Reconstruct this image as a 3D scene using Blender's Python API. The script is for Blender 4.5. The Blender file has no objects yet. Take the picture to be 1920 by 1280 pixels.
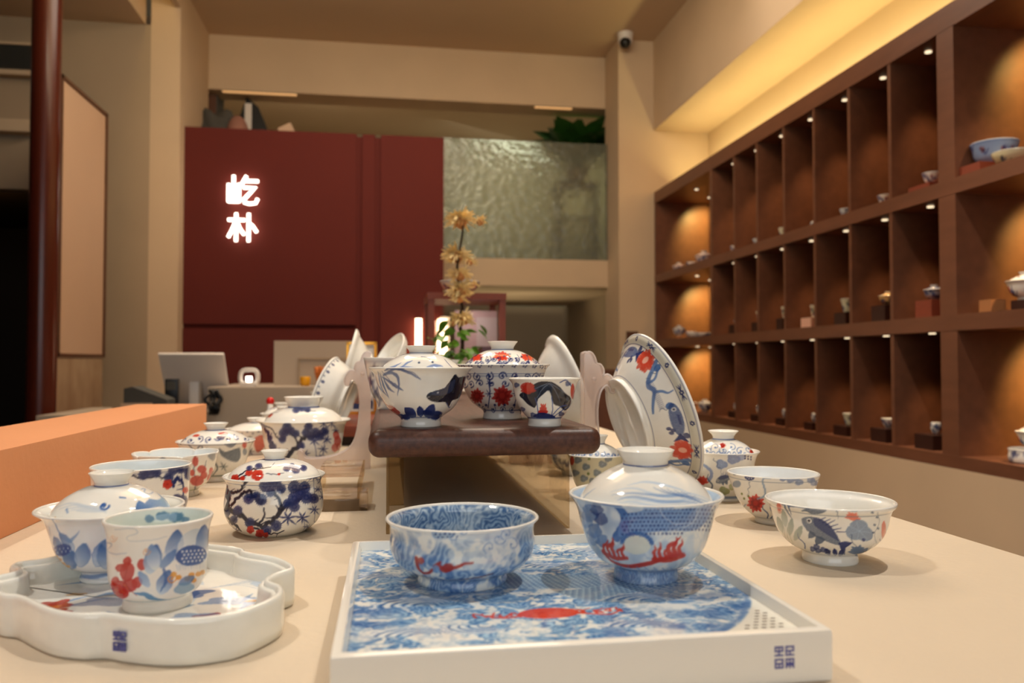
import bpy, bmesh, math, random
import numpy as np
from mathutils import Vector, Matrix
from mathutils.geometry import tessellate_polygon

SC = bpy.context.scene
COL = SC.collection
PI = math.pi
R_ = math.radians
TZ = 1.0            # height of the display table's top above the floor; every z below is relative to it

# ------------------------------------------------------------------ camera
cam_d = bpy.data.cameras.new('camera'); cam = bpy.data.objects.new('camera', cam_d); COL.objects.link(cam)
cam_d.sensor_width = 36.0; cam_d.lens = 28.0; cam_d.clip_start = 0.02; cam_d.clip_end = 60
cam.location = (0, 0, TZ + 0.16)
cam.rotation_euler = (R_(90 + 1.53), 0, R_(-8.83))
cam_d.dof.use_dof = True; cam_d.dof.focus_distance = 0.72; cam_d.dof.aperture_fstop = 7.5
SC.camera = cam

# ------------------------------------------------------------------ world, exposure
w = bpy.data.worlds.new('world'); SC.world = w; w.use_nodes = True
w.node_tree.nodes['Background'].inputs[0].default_value = (1.0, 0.88, 0.76, 1)
w.node_tree.nodes['Background'].inputs[1].default_value = 0.20
SC.view_settings.view_transform = 'Standard'; SC.view_settings.look = 'None'
SC.view_settings.gamma = 1.0; SC.view_settings.use_curve_mapping = False
SC.view_settings.exposure = 0.0
SC.cycles.max_bounces = 10; SC.cycles.transparent_max_bounces = 12
SC.cycles.sample_clamp_indirect = 4.0
SC.cycles.caustics_reflective = False; SC.cycles.caustics_refractive = False
SC.cycles.use_denoising = True

# ------------------------------------------------------------------ lights of the room
def light(kind, name, loc, power, col=(1, .80, .56), size=.05, aim=None, size_y=None, spot=None, blend=.5):
    d = bpy.data.lights.new(name, kind); o = bpy.data.objects.new(name, d); COL.objects.link(o)
    d.energy = power; d.color = col
    o.location = (loc[0], loc[1], loc[2] + TZ)
    if kind == 'AREA':
        d.size = size
        if size_y: d.shape = 'RECTANGLE'; d.size_y = size_y
    else:
        d.shadow_soft_size = size
    if kind == 'SPOT': d.spot_size = R_(spot or 60); d.spot_blend = blend
    if aim is not None:
        v = Vector(aim) - Vector(loc); o.rotation_euler = v.to_track_quat('-Z', 'Y').to_euler()
    return o
WARM = (1.0, .92, .82)
# track spotlights over the display table: one cluster right of it, one left, both a little behind the near end
for i, p in enumerate((66, 9, 7)):
    light('SPOT', 'track_spot', (0.80 + .09 * i, 0.62 + .06 * i, 2.0), p, WARM, .010, (0.25, 0.75, 0), spot=75)
for i, p in enumerate((46, 8, 6)):
    light('SPOT', 'track_spot', (-0.85 - .09 * i, 0.66 + .06 * i, 2.0), p, WARM, .010, (0.05, 0.8, 0), spot=75)
light('SPOT', 'track_spot', (1.0, 2.5, 2.05), 16, WARM, .02, (1.6, 2.9, 1.80), spot=50, blend=.8)     # grazes the bulkhead
light('SPOT', 'track_spot', (.75, 1.5, 2.05), 80, WARM, .02, (1.6, 1.9, -.35), spot=50, blend=.9)     # added without a known fixture, brightens the wall under the shelves
light('AREA', 'ceiling_fill', (.1, 2.0, 1.78), 34, (1, .84, .58), 1.8, (.1, 2.6, 2.6), size_y=.2)  # unseen area light added to brighten the ceiling
for y, p in ((1.9, 38), (3.1, 30)):
    light('SPOT', 'track_spot', (0.45, y - .3, 2.0), p, WARM, .03, (0.1, y, 0), spot=80)
# soft ceiling light of the room
light('AREA', 'ceiling_glow', (0.2, -0.6, 2.08), 3.5, (1, .92, .84), 1.6, (0.2, -0.2, 0), size_y=1.2)
light('AREA', 'ceiling_glow', (0.1, 3.0, 2.08), 31, (1, .86, .68), 1.2, (0.1, 3.0, 0), size_y=1.2)
# hidden strip on top of the shelf wall, washing the recess above it
light('AREA', 'recess_strip', (1.76, 2.6, 1.215), 15, (1.0, .82, .36), 3.9, (1.95, 2.6, 1.50), size_y=.05)
# area light added behind the camera, brightens the faces turned towards it
light('AREA', 'front_fill', (-.2, -2.6, .9), 34, (.90, .96, 1), 3.2, (0, 0, .2), size_y=1.5)
# ------------------------------------------------------------------ helpers
def srgb(c):
    return tuple((x / 12.92 if x <= .04045 else ((x + .055) / 1.055) ** 2.4) for x in c)
def link(o, parent=None):
    COL.objects.link(o)
    if parent is not None: o.parent = parent
    return o
def tag(o, label=None, cat=None, group=None, kind=None):
    if label: o['label'] = label
    if cat: o['category'] = cat
    if group: o['group'] = group
    if kind: o['kind'] = kind
    return o
def empty(name, loc, label=None, cat=None, group=None, rot=None):
    o = bpy.data.objects.new(name, None); link(o); o.location = loc; o.empty_display_size = .05
    if rot: o.rotation_euler = rot
    return tag(o, label, cat, group)
def mobj(name, bm, m, parent=None, smooth=False, angle=None):
    me = bpy.data.meshes.new(name); bmesh.ops.recalc_face_normals(bm, faces=bm.faces[:])
    bm.to_mesh(me); bm.free()
    for x in (m if isinstance(m, (list, tuple)) else [m]): me.materials.append(x)
    if smooth:
        me.polygons.foreach_set('use_smooth', [True] * len(me.polygons))
        if angle: me.set_sharp_from_angle(angle=R_(angle))
    o = bpy.data.objects.new(name, me); return link(o, parent)
def bx(bm, x0, x1, y0, y1, z0, z1, bev=0, mi=0):
    r = bmesh.ops.create_cube(bm, size=1.0)
    vs = r['verts']
    for v in vs:
        v.co = Vector(((x0 + x1) / 2 + v.co.x * (x1 - x0), (y0 + y1) / 2 + v.co.y * (y1 - y0), (z0 + z1) / 2 + v.co.z * (z1 - z0)))
    if bev:
        es = list({e for v in vs for e in v.link_edges})
        bmesh.ops.bevel(bm, geom=es, offset=bev, segments=2, profile=.6, affect='EDGES')
def box(name, x0, x1, y0, y1, z0, z1, m, parent=None, bev=0):
    bm = bmesh.new(); bx(bm, x0, x1, y0, y1, z0, z1, bev); return mobj(name, bm, m, parent, smooth=bool(bev), angle=35)
def struct(name, *a, **k):
    o = box(name, *a, **k); o['kind'] = 'structure'; return o
def tube(bm, pts, rad, n=8, cap=True):
    pts = [Vector(p) for p in pts]; rings = []
    up = Vector((0, 0, 1)); last = None
    for i, p in enumerate(pts):
        t = (pts[min(i + 1, len(pts) - 1)] - pts[max(i - 1, 0)]).normalized()
        if last is None:
            a = t.cross(up); a = a if a.length > .1 else t.cross(Vector((1, 0, 0)))
        else: a = last - t * last.dot(t)
        a.normalize(); last = a; b = t.cross(a)
        r = rad[i] if isinstance(rad, (list, tuple)) else rad
        rings.append([bm.verts.new(p + a * (r * math.cos(2 * PI * k / n)) + b * (r * math.sin(2 * PI * k / n))) for k in range(n)])
    for i in range(len(rings) - 1):
        for k in range(n):
            bm.faces.new((rings[i][k], rings[i][(k + 1) % n], rings[i + 1][(k + 1) % n], rings[i + 1][k]))
    if cap: bm.faces.new(rings[0]); bm.faces.new(rings[-1])
def prism(bm, pts, axis, a0, a1):
    """extrude a polygon of 2-D points along axis ('x','y','z')"""
    def P(p, t):
        return {'x': (t, p[0], p[1]), 'y': (p[0], t, p[1]), 'z': (p[0], p[1], t)}[axis]
    A = [bm.verts.new(P(p, a0)) for p in pts]; B = [bm.verts.new(P(p, a1)) for p in pts]
    n = len(pts)
    for i in range(n): bm.faces.new((A[i], A[(i + 1) % n], B[(i + 1) % n], B[i]))
    for t in tessellate_polygon([[Vector((p[0], p[1], 0)) for p in pts]]):
        for L_ in (A, B):
            try: bm.faces.new([L_[k] for k in t])
            except ValueError: pass
def catmull(pts, n, closed=False):
    P = [np.array(p, float) for p in pts]; out = []
    m = len(P)
    rng = range(m) if closed else range(m - 1)
    for i in rng:
        p0 = P[(i - 1) % m] if closed or i > 0 else 2 * P[0] - P[1]
        p1 = P[i]; p2 = P[(i + 1) % m]
        p3 = P[(i + 2) % m] if closed or i + 2 < m else 2 * P[-1] - P[-2]
        for k in range(n):
            t = k / n
            out.append(.5 * ((2 * p1) + (-p0 + p2) * t + (2 * p0 - 5 * p1 + 4 * p2 - p3) * t * t + (-p0 + 3 * p1 - 3 * p2 + p3) * t ** 3))
    if not closed: out.append(P[-1])
    return np.array(out)

# ------------------------------------------------------------------ materials
def newmat(name):
    m = bpy.data.materials.new(name); m.use_nodes = True
    return m, m.node_tree.nodes, m.node_tree.links, m.node_tree.nodes['Principled BSDF']
def mat(name, col, rough=.6, noise=0, nscale=8, bump=0, metal=0, emit=None, estr=0, spec=.4, col2=None, stretch=None, coat=0, bscale=None):
    m, N, L, b = newmat(name)
    c = srgb(col); b.inputs['Base Color'].default_value = (*c, 1)
    b.inputs['Roughness'].default_value = rough; b.inputs['Metallic'].default_value = metal
    b.inputs['Specular IOR Level'].default_value = spec; b.inputs['Coat Weight'].default_value = coat
    tc = N.new('ShaderNodeTexCoord'); mp = N.new('ShaderNodeMapping'); L.new(tc.outputs['Object'], mp.inputs[0])
    if stretch: mp.inputs['Scale'].default_value = stretch
    nz = N.new('ShaderNodeTexNoise'); nz.inputs['Scale'].default_value = nscale; nz.inputs['Detail'].default_value = 6
    L.new(mp.outputs[0], nz.inputs['Vector'])
    if noise or col2:
        rp = N.new('ShaderNodeValToRGB'); L.new(nz.outputs[0], rp.inputs[0])
        c2 = srgb(col2) if col2 else tuple(max(0, x * (1 - noise)) for x in c)
        rp.color_ramp.elements[0].position = .3; rp.color_ramp.elements[1].position = .7
        rp.color_ramp.elements[0].color = (*c2, 1); rp.color_ramp.elements[1].color = (*c, 1)
        L.new(rp.outputs[0], b.inputs['Base Color'])
    if bump:
        bp = N.new('ShaderNodeBump'); bp.inputs['Strength'].default_value = bump; bp.inputs['Distance'].default_value = .002
        n2 = N.new('ShaderNodeTexNoise'); n2.inputs['Scale'].default_value = bscale or nscale * 6; n2.inputs['Detail'].default_value = 4
        L.new(mp.outputs[0], n2.inputs['Vector']); L.new(n2.outputs[0], bp.inputs['Height']); L.new(bp.outputs[0], b.inputs['Normal'])
    if emit: b.inputs['Emission Color'].default_value = (*srgb(emit), 1); b.inputs['Emission Strength'].default_value = estr
    return m
M = {}
M['plaster'] = mat('beige_plaster', (.80, .70, .58), .85, .08, 3, .15)
M['plaster_grey'] = mat('grey_plaster', (.66, .58, .48), .85, .08, 3, .1)
M['ceiling'] = mat('ceiling_paint', (.80, .70, .58), .9, .05, 2)
M['floor'] = mat('stone_floor', (.42, .36, .30), .5, .2, 2)
M['red'] = mat('dark_red_paint', (.36, .10, .065), .85, .10, 2, .08)
M['table'] = mat('sandy_table_plaster', (.84, .775, .68), .72, .06, 5, .25, bscale=160)
M['orange'] = mat('terracotta_paint', (.83, .57, .39), .8, .05, 4, .2, bscale=120)
M['shelf'] = mat('brown_stained_wood', (.45, .285, .20), .42, .22, 5, .08, stretch=(6, 1, 6))
M['board'] = mat('walnut_board', (.35, .215, .165), .40, 0, 9, .10, col2=(.26, .155, .12), stretch=(28, 2.2, 28), bscale=14)
M['column'] = mat('lacquered_wood_column', (.33, .13, .08), .25, .35, 5, 0, stretch=(1, 1, .2))
M['white'] = mat('white_glaze', (.93, .915, .875), .07, 0, 4)
M['white_plastic'] = mat('white_plastic', (.86, .83, .80), .4)
M['grey_board'] = mat('grey_laminate', (.68, .62, .55), .6, .04, 3)
M['black'] = mat('black_plastic', (.06, .06, .065), .35)
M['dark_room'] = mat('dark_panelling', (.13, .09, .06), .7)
M['pale_panel'] = mat('pale_pink_panel', (.80, .67, .56), .7, .04, 3)
M['thin_wood'] = mat('thin_wood_frame', (.36, .22, .14), .45)
M['marble'] = mat('veined_stone', (.72, .62, .50), .4, 0, 5, 0, col2=(.50, .36, .25), stretch=(1, 1, .6))
M['metal'] = mat('grey_grille_metal', (.42, .42, .40), .4, metal=.6)
M['gold'] = mat('gold_frame', (.86, .62, .25), .25, metal=.9)
M['puck'] = mat('lamp_diffuser', (1, .95, .85), .5, emit=(1, .90, .74), estr=1.3)
M['neon'] = mat('lit_sign_letters', (1, 1, 1), .5, emit=(1, .95, .88), estr=5)
M['tube'] = mat('lit_tube', (1, 1, 1), .5, emit=(1, .86, .68), estr=9)
M['strip'] = mat('dim_lit_strip', (.9, .75, .55), .5, emit=(.95, .70, .45), estr=.55)
M['cove'] = mat('lit_strip_yellow', (1, .9, .6), .5, emit=(1, .88, .52), estr=2.3)
M['leaf'] = mat('green_leaf', (.38, .58, .16), .45, .4, 30)
M['dark_leaf'] = mat('dark_green_leaf', (.16, .32, .10), .4, .4, 30)
M['petal'] = mat('dried_yellow_petal', (1, .90, .66), .8, .25, 40)
M['flower_core'] = mat('dried_flower_core', (.82, .58, .36), .9, .3, 60)
M['twig'] = mat('twig_bark', (.24, .16, .10), .8, .3, 40)
M['vitrine_wood'] = mat('reddish_wood', (.52, .25, .17), .45, .15, 8)
M['print'] = mat('pale_pink_print', (.80, .68, .68), .6, .15, 14)
M['red_plastic'] = mat('glossy_red', (.78, .06, .05), .3)
M['yellow'] = mat('yellow_glaze', (.88, .62, .08), .3)
M['coral'] = mat('orange_coral', (.80, .45, .18), .7, .2, 40)
M['pink_block'] = mat('pink_paper_block', (.85, .68, .60), .7)
M['oak'] = mat('light_wood_block', (.68, .46, .28), .55, .2, 20)
M['dark_block'] = mat('dark_wood_stand', (.20, .10, .07), .45)
M['cloth_grey'] = mat('grey_cloth', (.32, .31, .29), .9, .3, 10)
M['cloth_pink'] = mat('dusty_pink_cloth', (.60, .42, .36), .9, .2, 10)
M['seal'] = mat('blue_seal_print', (.33, .34, .60), .15)
M['loft'] = mat('loft_wall_paint', (.62, .58, .48), .9, .05, 2)
M['slot'] = mat('drain_hole', (.30, .20, .12), .6)
def glassy(name, col, rough, transp, bump=0, bs=40, diff=0.0, dcol=(.9, .85, .8), ior=1.45):
    m, N, L, b = newmat(name); out = N['Material Output']
    b.inputs['Base Color'].default_value = (*srgb(col), 1); b.inputs['Roughness'].default_value = rough
    b.inputs['Transmission Weight'].default_value = 1.0 - diff; b.inputs['IOR'].default_value = ior
    t = N.new('ShaderNodeBsdfTransparent'); t.inputs[0].default_value = (*srgb(dcol), 1)
    mx = N.new('ShaderNodeMixShader'); mx.inputs[0].default_value = transp
    L.new(b.outputs[0], mx.inputs[1]); L.new(t.outputs[0], mx.inputs[2]); L.new(mx.outputs[0], out.inputs[0])
    if bump:
        bp = N.new('ShaderNodeBump'); bp.inputs['Strength'].default_value = bump; bp.inputs['Distance'].default_value = .004 if bs > 30 else .011
        nz = N.new('ShaderNodeTexNoise'); nz.inputs['Scale'].default_value = bs; nz.inputs['Detail'].default_value = 3
        tc = N.new('ShaderNodeTexCoord'); L.new(tc.outputs['Object'], nz.inputs['Vector'])
        L.new(nz.outputs[0], bp.inputs['Height']); L.new(bp.outputs[0], b.inputs['Normal'])
    return m
M['acrylic'] = glassy('clear_acrylic', (.97, .94, .90), .04, .45, dcol=(.97, .93, .88))
def moulded(name, col, tr, di, gl):
    m, N, L, b = newmat(name); out = N['Material Output']
    t = N.new('ShaderNodeBsdfTransparent'); t.inputs[0].default_value = (.97, .95, .93, 1)
    d = N.new('ShaderNodeBsdfDiffuse'); d.inputs[0].default_value = (*srgb(col), 1); u = N.new('ShaderNodeBsdfTranslucent'); u.inputs[0].default_value = (*srgb(col), 1)
    g = N.new('ShaderNodeBsdfGlossy'); g.inputs['Roughness'].default_value = .12
    m1 = N.new('ShaderNodeMixShader'); m1.inputs[0].default_value = .5; L.new(d.outputs[0], m1.inputs[1]); L.new(u.outputs[0], m1.inputs[2])
    m2 = N.new('ShaderNodeMixShader'); m2.inputs[0].default_value = di / (di + tr); L.new(t.outputs[0], m2.inputs[1]); L.new(m1.outputs[0], m2.inputs[2])
    m3 = N.new('ShaderNodeMixShader'); m3.inputs[0].default_value = gl; L.new(m2.outputs[0], m3.inputs[1]); L.new(g.outputs[0], m3.inputs[2]); L.new(m3.outputs[0], out.inputs[0])
    return m
M['acrylic_pink'] = moulded('moulded_acrylic', (.96, .90, .87), .62, .30, .07)
M['acrylic_bead'] = moulded('moulded_acrylic_bead', (.98, .94, .92), .40, .45, .15)
M['sheet'] = glassy('acrylic_sheet', (.96, .94, .90), .03, .85, dcol=(.93, .89, .82), ior=1.1)
M['textured_glass'] = glassy('rippled_glass', (.76, .78, .70), .16, .03, bump=1.0, bs=22, diff=.16)
M['vitrine_glass'] = glassy('vitrine_glass', (.98, .96, .95), .03, .82, dcol=(.95, .93, .92), ior=1.1)

def paint_mat():
    m, N, L, b = newmat('painted_porcelain')
    a = N.new('ShaderNodeAttribute'); a.attribute_name = 'paint'
    nz = N.new('ShaderNodeTexNoise'); nz.inputs['Scale'].default_value = 90; nz.inputs['Detail'].default_value = 3
    tc = N.new('ShaderNodeTexCoord'); L.new(tc.outputs['Object'], nz.inputs['Vector'])
    mr = N.new('ShaderNodeMapRange'); mr.inputs[3].default_value = .93; mr.inputs[4].default_value = 1.04; L.new(nz.outputs[0], mr.inputs[0])
    mul = N.new('ShaderNodeVectorMath'); mul.operation = 'SCALE'; L.new(a.outputs['Color'], mul.inputs[0]); L.new(mr.outputs[0], mul.inputs['Scale'])
    L.new(mul.outputs[0], b.inputs['Base Color']); b.inputs['Roughness'].default_value = .06
    b.inputs['Specular IOR Level'].default_value = .55
    bp = N.new('ShaderNodeBump'); bp.inputs['Strength'].default_value = .06; bp.inputs['Distance'].default_value = .001
    L.new(nz.outputs[0], bp.inputs['Height']); L.new(bp.outputs[0], b.inputs['Normal'])
    return m
M['paint'] = paint_mat()
# ------------------------------------------------------------------ the room
struct('floor', -6, 3.2, -3.0, 9.0, -1.1, -1.0, M['floor'])
# main ceiling, with the slot of the yellow cove light on its left side
struct('ceiling', -1.10, 1.96, -3.0, 4.95, 2.13, 2.23, M['ceiling'])
o = struct('ceiling.001', -4.2, -1.24, -3.0, 4.3, 1.90, 2.0, M['ceiling'])
struct('trim_1', -1.27, -1.24, -3.0, 4.3, 2.0, 2.33, M['ceiling'])
struct('trim_2', -1.10, -1.07, -3.0, 4.3, 2.0, 2.13, M['ceiling'])
struct('trim_3', -1.27, -1.07, -3.0, 4.3, 2.33, 2.36, M['ceiling'])
t = empty('cove_light', (-1.17, 2.6, 2.30), 'yellow strip of light in the ceiling slot above the left pilaster', 'light')
box('diffuser', -.05, .05, -2.3, 1.68, .0, .012, M['cove'], t)
# back of the shop
struct('trim_4', -1.10, 1.62, 4.95, 5.15, 1.80, 2.23, M['plaster'])                 # header beam over the loft
struct('wall_back', -1.215, -1.07, 4.3, 4.95, -1, 2.33, M['plaster'])                # pilaster left of the red wall
struct('wall_back_right', 1.378, 1.60, 4.65, 4.95, -1, 2.13, M['plaster'])           # pilaster by the shelves
struct('wall_loft', -1.6, 3.2, 7.2, 7.3, -1, 2.6, M['loft'])
struct('wall_loft_left', -1.6, -1.5, 4.95, 7.2, -1, 2.6, M['loft'])
struct('ceiling.002', -1.6, 3.2, 5.15, 7.3, 2.2, 2.3, M['ceiling'])
struct('floor.001', .30, 3.2, 4.90, 6.6, .64, .81, M['plaster'])                    # edge of the loft floor
struct('floor.002', -1.5, .30, 4.65, 7.2, 1.30, 1.38, M['plaster_grey'])
struct('wall_loft_right', 3.1, 3.2, 4.95, 7.3, -1, 2.3, M['loft'])
struct('wall_passage', 1.50, 1.60, 4.95, 6.8, -1, .64, M['plaster_grey'])
struct('wall_passage_back', .2, 1.6, 6.8, 6.9, -1, .64, M['plaster_grey'])
# red wall
red = empty('red_feature_wall', (-.39, 4.4, -1), 'tall dark red wall behind the cash counter carrying the lit sign', 'wall')
red['kind'] = 'thing'
RZ = 1.0
box('panel', -.68, .215, 0, .24, -0, 1.34, M['red'], red)
box('panel', -.68, .215, 0, .24, 1.365, 2.41, M['red'], red)
box('panel', .245, .315, -.0, .24, 0, 2.41, M['red'], red)
box('panel', .345, .69, -.0, .24, 0, 2.41, M['red'], red)
box('backing', -.68, .69, .02, .25, 0, 2.40, M['red'], red)
# loft glass
struct('window_1', .30, 1.47, 4.905, 4.917, .81, 1.555, M['textured_glass'])
# things in the loft seen over the red wall
# right side: wall under the shelves, recess above, bulkhead
struct('wall_right', 1.60, 1.70, -3, 4.65, -1.0, -.142, M['plaster'])
struct('wall_right_recess', 1.95, 2.05, -3, 4.75, -.142, 2.13, M['plaster'])
struct('wall_right_bulkhead', 1.60, 1.95, -3, 4.65, 1.58, 2.13, M['plaster'])
struct('wall_right_end', 1.60, 1.96, 4.652, 4.75, -1, 2.13, M['plaster'])
# left side
struct('wall_left', -2.6, -1.215, 4.3, 4.4, 1.03, 1.9, M['plaster_grey'])
struct('wall_left_lower', -1.75, -1.215, 4.3, 4.4, -1, 1.03, M['plaster_grey'])
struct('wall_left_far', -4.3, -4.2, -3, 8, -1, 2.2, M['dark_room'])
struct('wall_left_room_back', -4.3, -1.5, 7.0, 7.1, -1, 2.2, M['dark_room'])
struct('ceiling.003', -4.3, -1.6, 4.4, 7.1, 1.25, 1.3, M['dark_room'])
struct('trim_6', -2.6, -1.75, 4.22, 4.3, 1.30, 1.36, M['plaster'])
struct('wall_front', -4.3, 3, -3.1, -3, -1, 2.3, M['plaster'])
light('AREA', 'doorway_lamp', (-2.6, 5.4, 1.2), 1.2, (1, .50, .12), .5, (-2.6, 6.9, .9))
light('AREA', 'loft_fill', (1.0, 6.6, 2.1), 9, (.95, .97, .85), .8, (.8, 6.9, .9))  # added fill for the loft behind the glass
light('AREA', 'loft_fill', (1.2, 5.35, 2.15), 8, (1, .93, .72), .3, (1.1, 5.6, .9))  # added fill around the loft plant
light('SPOT', 'loft_patch_spot', (2.0, 6.2, 2.1), 26, (1, .95, .66), .03, (1.93, 7.2, 1.75), spot=38, blend=.4)  # added spot, makes the bright patch seen through the glass
light('SPOT', 'loft_patch_spot', (.75, 6.2, 2.1), 14, (.80, .92, 1), .03, (.66, 7.2, 1.25), spot=40, blend=.9)  # added cool spot for the bluish patch lower left
light('AREA', 'loft_fill', (-.6, 5.9, 2.15), 8, (1, .90, .70), .5, (-.6, 6.4, 1.4))  # added to brighten the loft over the red wall
light('SPOT', 'passage_fill', (.55, 5.6, -.35), 16, (1, .84, .52), .05, (.85, 5.5, .64), spot=75, blend=.6)  # added low down, brightens the passage ceiling from below
light('AREA', 'passage_fill', (.9, 5.2, .3), 1.2, (1, .85, .6), .3, (1.1, 6.4, .2))

# air-conditioning grille
g = empty('ceiling_vent', (-2.1, 4.24, 1.60), 'long grey slatted air vent in the wall left of the wooden column', 'vent')
box('frame', -.45, .45, 0, .05, -.012, .012, M['plaster'], g); box('frame', -.45, .45, 0, .05, .138, .15, M['plaster'], g)
box('backing', -.45, .45, .04, .055, .012, .138, M['black'], g)
me0 = None
for i in range(9):
    if me0 is None:
        s = box('slat', -.45, .45, .0, .035, -.0025, .0025, M['metal'], g); me0 = s.data
    else:
        s = bpy.data.objects.new('slat', me0); link(s, g)
    s.location = (0, 0, .022 + i * .0135); s.rotation_euler = (R_(-25), 0, 0)

# round column
c = empty('round_column', (-1.315, 3.3, -1), 'dark reddish lacquered round wooden column at the far left', 'column')
c['kind'] = 'thing'
bm = bmesh.new(); tube(bm, [(0, 0, 0), (0, 0, 3.0)], .052, 32); mobj('shaft', bm, M['column'], c, True, 40)
bm = bmesh.new(); tube(bm, [(0, 0, 0), (0, 0, .06)], .07, 32); mobj('base', bm, M['column'], c, True, 40)

# screen panel by the left wall
s = empty('wall_screen', (-1.37, 3.84, -1), 'tall pale pink panel in a thin brown frame behind the round column', 'panel')
box('panel', -.008, .004, -.26, .27, 1.20, 2.36, M['pale_panel'], s)
for (y0, y1, z0, z1) in ((-.27, -.255, 1.19, 2.375), (.268, .283, 1.19, 2.375), (-.27, .283, 1.185, 1.2), (-.27, .283, 2.36, 2.375)):
    box('frame', -.012, .012, y0, y1, z0, z1, M['thin_wood'], s)
box('stone_base', -.02, .006, -.27, .27, 0, 1.18, M['marble'], s)

# ------------------------------------------------------------------ shelf wall
sh = empty('display_shelf', (1.60, 2.9, -.142), 'wall-wide brown wooden shelf unit of tall pigeonholes along the right wall', 'shelf')
def sp(name, x0, x1, y0, y1, z0, z1, m='shelf'):
    return box(name, x0 - 1.6, x1 - 1.6, y0 - 2.9, y1 - 2.9, z0 + .142, z1 + .142, M[m], sh)
Y0, Y1 = .75, 4.645
LV = [(-.142, -.105), (.252, .298), (.645, .690), (1.13, 1.20)]
for a, b in LV: sp('shelf_board', 1.60, 1.935, Y0, Y1, a, b)
sp('back_panel', 1.935, 1.948, Y0, Y1, -.142, 1.20)
DIV = [2.345, 2.575, 2.81, 3.045, 3.285, 3.52]
for (za, zb) in ((-.105, .252), (.298, .645), (.69, 1.13)):
    for y in DIV: sp('divider', 1.603, 1.935, y - .008, y + .008, za, zb)
    sp('divider', 1.601, 1.935, 2.045, 2.115, za, zb); sp('divider', 1.601, 1.935, 3.77, 3.80, za, zb)
    sp('divider', 1.601, 1.935, Y0, Y0 + .03, za, zb); sp('divider', 1.601, 1.935, Y1 - .02, Y1, za, zb)
CELL = [2.23, 2.46, 2.69, 2.93, 3.165, 3.40, 3.645]
def puck(x, y, z, pw, aim=None, spot=85, col=(1, .66, .34)):
    bm = bmesh.new(); tube(bm, [(0, 0, -.004), (0, 0, .002)], .010, 16)
    o = mobj('lamp_disc', bm, M['puck'], sh); o.location = (x - 1.6, y - 2.9, z + .142); o['label'] = 'small glowing round shelf lamp'
    light('SPOT', 'shelf_spot', (x, y, z - .012), pw * 6.5, col, .012, aim or (x + .10, y, z - .4), spot=spot, blend=.8)
for zt in (.252, .645, 1.13):
    for y in CELL: puck(1.66, y, zt, .55 if zt < 1 else .8, (1.76, y, zt - .4), 72)
    puck(1.70, 4.22, zt, 1.1, (1.75, 4.25, zt - .3), 80); puck(1.86, 4.42, zt, 1.9, (1.93, 4.64, zt - .22), 95, (1, .76, .24))
    puck(1.70, 1.80, zt, 1.0, (1.72, 1.84, zt - .3), 80); puck(1.86, 1.84, zt, 1.7, (1.93, 2.05, zt - .20), 95, (1, .74, .22))

# ------------------------------------------------------------------ display table and the terracotta block
t = empty('display_table', (.1, 1.4, -1), 'long sandy beige display table that holds the painted porcelain', 'table')
box('table_top', -.45, .422, -1.34, 1.25, .955, 1.0, M['table'], t, bev=.003)
box('base', -.42, .38, -1.30, 1.20, 0, .955, M['table'], t)
o = box('terracotta_block', -.475, -.3465, .10, 1.615, 0.0, .081, M['orange'], bev=.0015)
tag(o, 'long low terracotta-orange block along the left edge of the table', 'block')
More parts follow.
